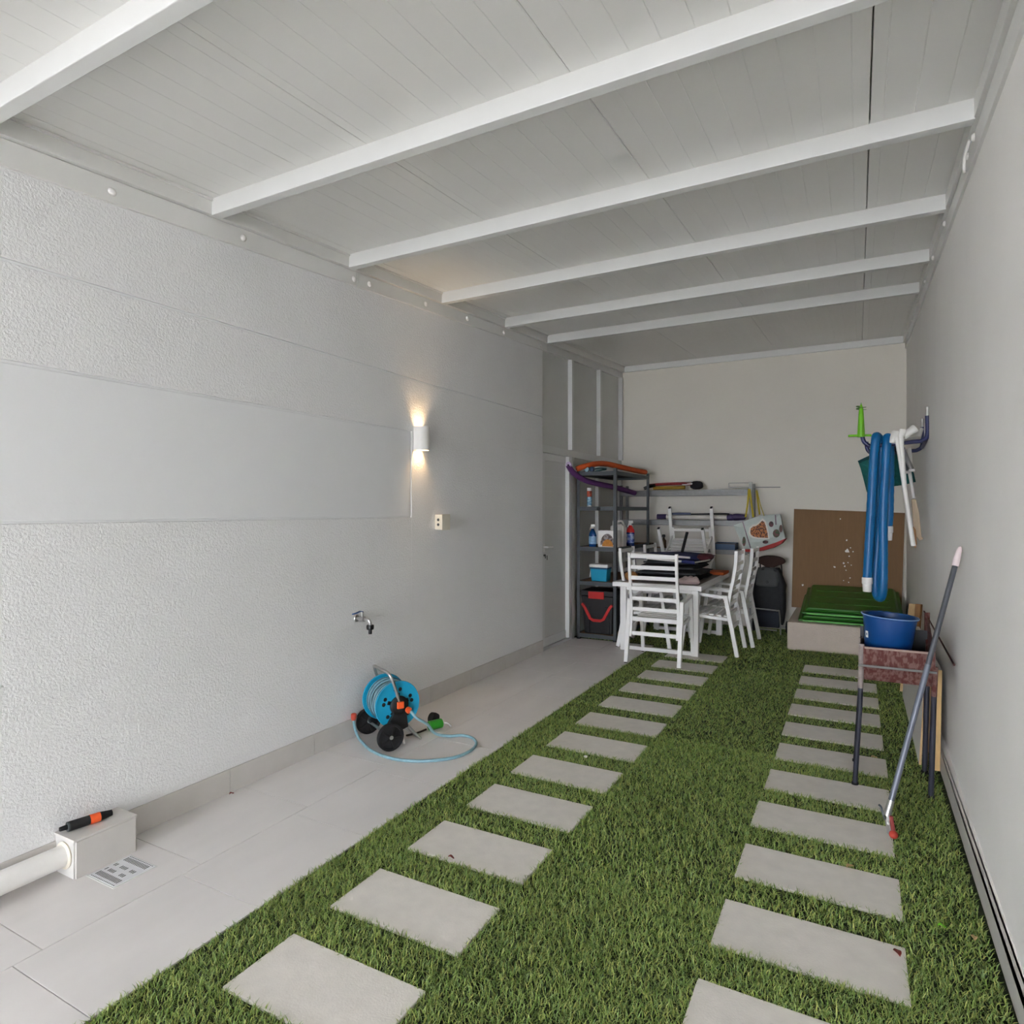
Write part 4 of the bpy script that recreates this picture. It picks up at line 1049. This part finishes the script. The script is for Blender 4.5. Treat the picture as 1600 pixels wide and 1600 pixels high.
# ------------------------------------------------------------------ low rendered plinth, board, green lids
o = MB().hexa([(-.705, 7.84, -.01), (XR(7.9) - .002, 7.88, -.01), (XR(YB) - .002, YB - .001, -.01), (-.705, YB - .001, -.01), (-.705, 7.84, .31), (XR(7.9) - .002, 7.88, .295), (XR(YB) - .002, YB - .001, .30), (-.705, YB - .001, .31)]).build('low_plinth', M_conc, bevel=.012)
tag(o, 'low pale rendered masonry plinth in the back right corner', 'plinth')
cdp = empty('cardboard_sheet', (-.1, 9.05, .31), label='large brown cardboard sheet with white paint spots leaning on the back wall', cat='cardboard')
MB().hexa([(-.76, 9.035, .312), (.46, 9.035, .312), (.46, 9.045, .312), (-.76, 9.045, .312), (-.735, 9.095, 1.585), (.50, 9.095, 1.535), (.50, 9.105, 1.535), (-.735, 9.105, 1.585)]).build('sheet', M_card, cdp)
for px, py, r in ((1324, 861, 3.6), (1329, 856, 1.), (1333, 862, 1), (1327, 869, 1.1), (1318, 880, 1.6), (1320, 885, 1.4), (1325, 879, .9), (1330, 883, 1), (1304, 886, 1.7), (1322, 891, .9), (1313, 811, 1), (1328, 903, 1), (1323, 844, 1.3), (1326, 910, .9), (1318, 907, .8), (1254, 914, 2)):
    p = at(px, py, Y=9.05); zf = (p.z - .312) / 1.27; y = 9.035 + .06 * zf; p = at(px, py, Y=y - .0008)
    rr = r * .0078; poly = [p + Vector((rr * math.cos(t) * random.uniform(.6, 1.3), .06 / 1.27 * rr * math.sin(t), rr * math.sin(t) * random.uniform(.6, 1.3))) for t in np.linspace(0, 2 * math.pi, 9)[:-1]]
    MB().prism(poly, (0, .0006, 0)).build('paint_spot', M_white, cdp)

def lid(x0, x1, y0, z0, y1, z1, th, lab):
    o = empty('plastic_tray', ((x0 + x1) / 2, y0, z0), label=lab, cat='tray', group='green plastic trays stacked on the plinth')
    dY, dZ = y1 - y0, z1 - z0; Lq = math.hypot(dY, dZ); ey, ez = dY / Lq, dZ / Lq; ny, nz = -ez, ey
    q = lambda x, t, h: (x, y0 + ey * t + ny * h, z0 + ez * t + nz * h)
    def sl(xa, xb, ta, tb_, ha, hb): return [q(xa, ta, ha), q(xb, ta, ha), q(xb, tb_, ha), q(xa, tb_, ha), q(xa, ta, hb), q(xb, ta, hb), q(xb, tb_, hb), q(xa, tb_, hb)]
    MB().hexa(sl(x0, x1, 0, Lq, 0, th * .35)).build('rim', M_green, o, bevel=.008)
    A = sl(x0 + .03, x1 - .03, .03, Lq - .03, th * .35, th)
    for i in (4, 7): A[i] = (A[i][0] + .03, A[i][1], A[i][2])
    for i in (5, 6): A[i] = (A[i][0] - .03, A[i][1], A[i][2])
    MB().hexa(A).build('raised_top', M_green, o, bevel=.012)
    for t in np.arange(.22, Lq - .1, .26): MB().hexa(sl(x0 + .12, x1 - .12, t, t + .03, th, th + .006)).build('rib', M_green, o, bevel=.006)
    MB().hexa(sl(x0 + .05, x1 - .05, -.010, .0, th * .05, th * .28)).build('front_lip', mat('pale_green_edge', (110, 190, 96), .3), o, bevel=.003)
    return o
lid(-.60, .42, 7.93, .312, 9.0, .47, .062, 'bottom green plastic tray resting directly on the pale plinth')
lid(-.565, .43, 7.965, .388, 9.0, .56, .072, 'top green plastic tray of the two, below the blue hose ends')

# ------------------------------------------------------------------ wall rack with pool gear
rk = empty('wall_rack', (XR(6.2), 6.2, 2.1), label='navy two-arm storage rack on the right wall carrying the pool hose', cat='rack')
for yy, zz_, xe, dy in ((5.95, 2.108, .03, 0), (6.45, 2.076, .065, 0)):
    xw = XR(yy) - .012
    MB().tube(smoothpath([(xw, yy, zz_ + .20), (xw, yy, zz_ + .05), (xw - .035, yy, zz_ + .008), (xw - .09, yy, zz_), (xe + .09, yy, zz_ - .018), (xe + .04, yy, zz_ - .008), (xe + .008, yy, zz_ + .03), (xe, yy, zz_ + .095)], 5), .016, 12).build('arm', M_navy, rk, smooth=True)
    MB().cyl((xw, yy, zz_ + .20), (xw, yy, zz_ + .27), .011, n=10).build('arm_tip', M_chrome, rk, smooth=True)
MB().tube([(XR(6.2) - .012, 5.95, 2.14), (XR(6.2) - .012, 6.45, 2.10)], .012, 10).build('back_bar', M_navy, rk, smooth=True)

ph = empty('pool_hose', (.10, 5.95, 1.0), label='thick blue pool hose folded over the wall rack with white cuffs', cat='hose')
YH = 5.93
zr = 2.108
A1 = [at(1355, 906, Y=YH - .045), at(1358, 850, Y=YH - .045), at(1362, 780, Y=YH - .045), at(1365, 720, Y=YH - .04), at(1368, 690, Y=YH - .035)]
top1 = at(1370, 680, Y=YH); top1.z = 2.165
A2 = [top1, at(1376, 694, Y=YH + .05), at(1377, 740, Y=YH + .055), at(1374, 820, Y=YH + .05), at(1368, 900, Y=YH + .045), at(1369, 925, Y=YH + .03), at(1374, 934, Y=YH), at(1379, 925, Y=YH - .03), at(1380, 880, Y=YH - .035), at(1380, 800, Y=YH - .03), at(1384, 720, Y=YH - .035), at(1386, 692, Y=YH - .035)]
top2 = at(1387, 684, Y=YH); top2.z = 2.152
A3 = [top2, at(1390, 696, Y=YH + .06), at(1390, 740, Y=YH + .065), at(1389, 800, Y=YH + .06), at(1387, 826, Y=YH + .06)]
path = smoothpath(A1 + A2 + A3, 9)
rib = [.0325 + (.0018 if i % 2 else 0) for i in range(len(path))]
MB().tube(path, rib, 14).build('hose_line', M_poolhose, ph, smooth=True)
for p, q, dz in ((A1[0], Vector((0, 0, -1)), 0), (A3[-1], Vector((0, 0, -1)), 0)):
    MB().lathe([(.036, -.02), (.039, -.015), (.039, .03), (.034, .034), (.032, .09), (.029, .095)], p, q, 20).build('hose_cuff', M_white, ph, smooth=True)

ua = empty('parasol_anchor', (.05, 5.96, 2.14), label='lime green screw-in parasol ground anchor standing on the rack end', cat='parasol anchor')
p = at(1345.5, 683, Y=5.95)
prof = [(.028, 0), (.028, .02), (.024, .10), (.018, .20), (.014, .238), (.006, .262), (.0, .285)]
MB().lathe(prof, p, n=16).build('spike', M_lime, ua, smooth=True)
for ang, Lh in ((.25, .075), (.25 + math.pi, .095)):
    MB().bar(p + Vector((0, 0, .014)), p + Vector((math.cos(ang) * Lh, math.sin(ang) * Lh, .012)), .018, .018).build('cross_handle', M_lime, ua, bevel=.003)
vs = []; fs = []
for i in range(20):
    t = i / 19 * 1.6 * 2 * math.pi; z = .225 + .03 * i / 19
    for r_ in (.012, .038): vs.append(p + Vector((r_ * math.cos(t), r_ * math.sin(t), z)))
for i in range(19): fs.append((2 * i, 2 * i + 1, 2 * i + 3, 2 * i + 2))
o = MB().add(vs, fs).build('screw_blade', mat('dark_lime', (70, 120, 30), .5), ua); sm = o.modifiers.new('t', 'SOLIDIFY'); sm.thickness = .003

nn = empty('landing_net', (.2, 6.40, 1.6), label='teal mesh pool net hanging behind the blue hose', cat='net')
M_net = mat('teal_mesh', (26, 104, 100), .9, var=.15, scale=60, bump=.2)
net_px = [(1341, 722), (1360, 713), (1385, 706), (1405, 703), (1420, 712), (1428, 740), (1431, 753), (1415, 757), (1396, 760), (1380, 762), (1368, 775), (1358, 775), (1354, 768), (1349, 748), (1345, 733)]
Yn = 6.56
poly = [at(a, b_, Y=Yn) for a, b_ in net_px]; cc = sum(poly, Vector((0, 0, 0))) / len(poly); n = len(poly)
vs = poly + [cc + (q - cc) * .55 + Vector((0, -.05 + .02 * math.sin(i * 2.3), 0)) for i, q in enumerate(poly)] + [cc + Vector((0, -.06, 0))]
o = MB().add(vs, [(i, (i + 1) % n, n + (i + 1) % n, n + i) for i in range(n)] + [(n + i, n + (i + 1) % n, 2 * n) for i in range(n)]).build('mesh_bag', M_net, nn, smooth=True)
sm = o.modifiers.new('t', 'SOLIDIFY'); sm.thickness = .006
MB().tube([at(a, b_, Y=Yn - .01) for a, b_ in net_px[:5]], .011, 8).build('net_rim', mat('dark_teal_plastic', (10, 70, 74), .5), nn, smooth=True)

M_pvc = mat('white_pvc', (226, 224, 218), .35, var=.02)
tpole = empty('telescopic_poles', (.3, 6.3, 1.9), label='grey telescopic pole ends sloping down through the rack', cat='pole')
for (a, b_), m in ((((1411, 704), (1424, 733)), M_chrome), (((1405, 707), (1417, 736)), M_grey)):
    MB().tube([at(*a, Y=6.15), at(*b_, Y=6.12)], .020, 12).build('tube', m, tpole, smooth=True)
    MB().lathe([(.024, 0), (.024, .02)], at(*b_, Y=6.12), (0, 0, -1), 12).build('end_cap', M_white, tpole, smooth=True)
MB().blob(at(1404, 702, Y=6.2), (.05, .05, .035), 12, 8, .1, 1, 3).build('clamp', M_black, tpole, smooth=True)

wp = empty('white_pole_frame', (.33, 6.1, 1.3), label='white plastic tube frame hanging down from the rack beside the right wall', cat='pole')
Yw = 5.86
for a, b_, r_ in (((1401, 683), (1427, 852), .015), ((1408, 681), (1413, 760), .017), ((1413, 760), (1427, 853), .017)):
    MB().tube([at(*a, Y=Yw), at(*b_, Y=Yw)], r_, 12).build('tube', M_pvc, wp, smooth=True)
for a, b_ in (((1415, 702), (1428, 778)), ((1421, 700), (1424, 735))):
    MB().tube([at(*a, Y=6.28), at(*b_, Y=6.28)], .014, 10).build('tube', M_pvc, wp, smooth=True)
MB().tube([at(1411, 687, Y=5.9), at(1436, 684.5, Y=6.2), at(1440, 670, Y=6.25)], .014, 10).build('cross_tube', M_pvc, wp, smooth=True)
for px, py, r_ in ((1399, 680, .028), (1396, 687, .024), (1409, 677, .022)):
    MB().lathe([(r_, -.03), (r_ * 1.15, -.02), (r_ * 1.15, .02), (r_, .03)], at(px, py, Y=5.88), (.2, .1, 1), 14).build('joint', M_pvc, wp, smooth=True)
c = at(1420, 676, Y=5.92); ax = Vector((.8, .1, .6)).normalized()
MB().lathe([(.024, -.05), (.030, -.045), (.030, .02), (.034, .03), (.034, .055), (.028, .06)], c, ax, 18).build('elbow', M_pvc, wp, smooth=True)
MB().cyl(c - ax * .051, c - ax * .047, .018, n=14).build('elbow_bore', M_black, wp)

pd = empty('wooden_paddles', (.43, 6.1, 1.25), label='two pale wooden paddles hanging at the right wall under the rack', cat='paddle')
q1 = [at(a, b_, Y=6.02) for a, b_ in ((1424, 780), (1431, 780), (1436, 800), (1440, 838), (1443, 842), (1437, 845), (1431, 838), (1427, 820))]
MB().prism(q1, (0, .03, 0)).build('blade', mat('pale_wood', (188, 168, 140), .6, var=.08, stretch=(10, 10, 1)), pd, bevel=.006)
q1 = [at(a, b_, Y=5.93) for a, b_ in ((1427, 822), (1431, 828), (1433, 850), (1431, 857), (1427, 853))]
MB().prism(q1, (0, .03, 0)).build('blade', mat('honey_wood', (168, 124, 76), .6, var=.08, stretch=(10, 10, 1)), pd, bevel=.006)

# ------------------------------------------------------------------ barbecue with bucket
bq = empty('charcoal_grill', (.18, 4.33, 0), label='rusty sheet-metal charcoal grill on four dark legs carrying the blue bucket', cat='grill')
gx0, gx1, gy0, gy1 = .012, .368, 4.13, 4.54
zt, zm, zb = .80, .695, .605
th = .004
def gl_(x0, x1, y0, y1, i=0): return None
b = MB()
b.hexa([(gx0, gy0, zm), (gx1, gy0, zm), (gx1, gy0 + th, zm), (gx0, gy0 + th, zm), (gx0, gy0, zt), (gx1, gy0, zt), (gx1, gy0 + th, zt), (gx0, gy0 + th, zt)])
b.build('front_panel', M_rust, bq)
MB().box(gx0, gx1, gy1 - th, gy1, zm, zt + .05).build('back_panel', M_black, bq)
MB().box(gx0, gx0 + th, gy0 + th, gy1 - th, zm, zt - .01).build('side_panel', M_rust, bq)
MB().hexa([(gx1 - th, gy0 + th, zm), (gx1, gy0 + th, zm), (gx1, gy1 - th, zm), (gx1 - th, gy1 - th, zm), (gx1 - th, gy0 + th, zt), (gx1, gy0 + th, zt), (gx1, gy1 - th, zt + .13), (gx1 - th, gy1 - th, zt + .13)]).build('side_panel', M_rust, bq)
MB().box(gx0 + th, gx1 - th, gy0 + th, gy1 - th, zm, zm + .004).build('grate_tray', M_rust, bq)
# lower tapered fire tray
b = MB(); i_ = .035
b.add([(gx0, gy0, zm - .012), (gx1, gy0, zm - .012), (gx1, gy1, zm - .012), (gx0, gy1, zm - .012), (gx0 + i_ * .3, gy0 + i_, zb), (gx1 - i_ * .3, gy0 + i_, zb), (gx1 - i_ * .3, gy1 - i_, zb), (gx0 + i_ * .3, gy1 - i_, zb)],
      [(0, 1, 5, 4), (1, 2, 6, 5), (2, 3, 7, 6), (3, 0, 4, 7), (4, 5, 6, 7), (0, 3, 2, 1)])
b.build('fire_tray', M_rust, bq)
MB().tube([(gx0 - .01, gy0 - .012, zm - .002), (gx1 + .005, gy0 - .012, zm - .002)], .0065, 8).build('front_rod', M_galv, bq, smooth=True)
MB().box(gx0 + .02, gx1 - .02, gy0 - .002, gy0 - .0005, zt - .012, zt - .002).build('rim_strip', mat('worn_steel', (150, 130, 118), .6, var=.25, scale=30), bq)
for x, y, ztop_ in ((gx0 - .006, gy0 + .01, zt + .01), (gx0 - .004, gy1 - .02, zt - .02), (gx1 - .012, gy0 + .01, zt - .08), (gx1 - .012, gy1 - .02, zt)):
    lx = x - .022 if x < .1 else x - .008
    lg = MB().tube([(lx, y, .012), (x + .003, y, .45), (x + .006, y, .56)], .014, 10).build('leg', mat('dark_leg_paint', (32, 34, 48), .5, var=.15), bq, smooth=True)
    MB().tube([(x + .006, y, .56), (x + .012, y, ztop_)], .0142, 10).build('worn_leg_top', M_rust if x > .1 else mat('scuffed_steel', (140, 128, 124), .6, var=.2, scale=30), lg, smooth=True)
    MB().cyl((lx, y, 0), (lx, y, .02), .018, n=12).build('foot_cap', M_blackr, lg)

bu = empty('bucket', (.165, 4.335, zm + .005), label='round blue plastic bucket with a small white sticker, standing in the grill', cat='bucket')
bcx, bcy = .160, 4.335; bz = zm + .006
MB().lathe([(.0, 0), (.108, 0), (.112, .004), (.138, .245), (.145, .245), (.147, .253), (.142, .257), (.134, .252), (.108, .010), (.0, .010)], (bcx, bcy, bz), n=48).build('tub', M_bucket, bu, smooth=True)
MB().tube([(bcx + .1465 * math.cos(t), bcy + .1465 * math.sin(t), bz + .253) for t in np.linspace(0, 2 * math.pi, 49)[:-1]], .0032, 6, closed=True).build('rim', mat('pale_blue_rim', (120, 150, 190), .4), bu, smooth=True)
# sticker on the tub, towards the camera's left
t0 = math.atan2(-.5, -.86) ; vs = []
for k in range(5):
    t = t0 - .09 + .045 * k
    for z in (.12, .158):
        rr = .112 + (.026) * (z / .245) + .0022
        vs.append((bcx + rr * math.cos(t), bcy + rr * math.sin(t), bz + z))
o = MB().add(vs, [(2 * k, 2 * k + 2, 2 * k + 3, 2 * k + 1) for k in range(4)]).build('sticker', M_white, bu)
sm = o.modifiers.new('t', 'SOLIDIFY'); sm.thickness = .0008; sm.offset = 1
vs2 = []
for k in range(3):
    t = t0 - .035 + .035 * k
    for z in (.133, .146):
        rr = .112 + (.026) * (z / .245) + .0034
        vs2.append((bcx + rr * math.cos(t), bcy + rr * math.sin(t), bz + z))
MB().add(vs2, [(2 * k, 2 * k + 2, 2 * k + 3, 2 * k + 1) for k in range(2)]).build('sticker_mark', mat('ink_blue', (60, 80, 130), .6), bu)
bu.rotation_euler = (0, R(3.5), 0); bu.location.x -= .012

# ------------------------------------------------------------------ boards leaning on the right wall
def board(xb, xt, y0, y1, zt, th_, edge_m, face_m, lab, z0=0.012):
    o = empty('leaning_board', (xb, (y0 + y1) / 2, 0), label=lab, cat='board', group='boards leaning on the right wall')
    MB().hexa([(xb, y0 + .004, z0), (xb + th_, y0 + .004, z0), (xb + th_, y1, z0), (xb, y1, z0), (xt, y0 + .004, zt), (xt + th_, y0 + .004, zt), (xt + th_, y1, zt), (xt, y1, zt)]).build('panel', face_m, o, bevel=.001)
    MB().hexa([(xb, y0, z0), (xb + th_, y0, z0), (xb + th_, y0 + .0039, z0), (xb, y0 + .0039, z0), (xt, y0, zt), (xt + th_, y0, zt), (xt + th_, y0 + .0039, zt), (xt, y0 + .0039, zt)]).build('raw_edge', edge_m, o)
    return o
M_face = mat('white_laminate', (206, 203, 198), .5, var=.02)
board(.328, .362, 4.63, 6.3, .66, .012, M_wood, M_face, 'white board with a raw wood edge, leftmost of those behind the grill')
board(.366, .392, 4.66, 6.0, .63, .010, M_wood, M_wood2, 'thin brown board between the two thicker ones behind the grill')
board(.400, .411, 4.57, 6.2, .615, .030, mat('light_pine', (206, 172, 116), .7, var=.1, stretch=(10, 10, 1)), M_face, 'thick pine-edged board, the one closest to the right wall')
for p, q, w_, m, lab in (((.345, 6.42, .012), (.425, 6.62, .745), .055, M_wood, 'short pale timber offcut leaning behind the bucket, left one'),
                         ((.405, 6.42, .012), (.462, 6.52, .76), .045, M_wood2, 'brown timber batten leaning behind the bucket, right one')):
    o = MB().bar(p, q, w_, .035).build('timber_batten', m, bevel=.003)
    tag(o, lab, 'batten')
an = MB(); an.prism([(.345, 4.585, .03), (.369, 4.585, .03), (.382, 4.60, .95), (.356, 4.60, .95)], (0, .004, 0)); an.prism([(.345, 4.585, .03), (.345, 4.615, .03), (.356, 4.63, .95), (.356, 4.60, .95)], (.004, 0, 0))
o = an.build('angle_iron', M_rust); tag(o, 'rusty angle iron upright behind the grill', 'angle iron')
o = MB().tube([at(1444, 955, X=.44), at(1491, 1039, X=.452)], .005, 8).build('thin_rod', mat('dark_red_rod', (80, 28, 28), .6), smooth=True)
tag(o, 'thin dark red rod leaning diagonally on the right wall', 'rod')

# ------------------------------------------------------------------ grey pole leaning on the right wall
gp = empty('leaning_pole', (.12, 3.58, 0), label='grey metal pole with a white grip leaning against the right wall', cat='pole')
foot = Vector((.125, 3.585, .10)); topp = Vector((.452, 3.905, 1.385)); d = topp - foot
seg = lambda a, b_, r0, r1, nm, m, n=16: MB().cyl(foot + d * a, foot + d * b_, r0, r1, n).build(nm, m, gp, smooth=True)
seg(.04, .55, .0135, .0135, 'lower_tube', mat('grey_blue_tube', (106, 111, 122), .4, metal=.3))
seg(.55, .925, .0125, .0125, 'upper_tube', mat('dark_grey_tube', (84, 86, 92), .35, metal=.4))
gr = foot + d * .925
MB().tube([gr, foot + d * .955, foot + d * .99, foot + d * 1.0], [.016, .016, .012, .006], 14).build('white_grip', mat('pinkish_white', (222, 206, 206), .5), gp, smooth=True)
seg(-.005, .05, .017, .015, 'ferrule', M_chrome)
b = MB().bar(foot + d * 0, foot + Vector((.002, -.02, -.045)), .014, .022); b.bar(foot + Vector((-.002, -.015, -.02)), foot + Vector((.01, -.02, -.085)), .012, .020)
b.build('hinge_bracket', M_chrome, gp, bevel=.002)
MB().bar(foot + Vector((.012, -.01, .0)), foot + Vector((.025, -.03, -.085)), .014, .020).build('red_sleeve', mat('faded_red', (140, 60, 56), .6), gp, bevel=.003)
MB().blob(foot + Vector((.024, -.034, -.078)), (.02, .024, .018), 14, 8).build('red_tip', mat('brick_red_rubber', (170, 54, 40), .6), gp, smooth=True)
MB().tube(smoothpath([foot + Vector((-.01, -.005, -.03)), foot + Vector((-.02, .01, .0)), foot + Vector((-.026, .02, .02)), foot + Vector((-.036, .02, .03))]), .005, 8).build('hook', M_grey, gp, smooth=True)
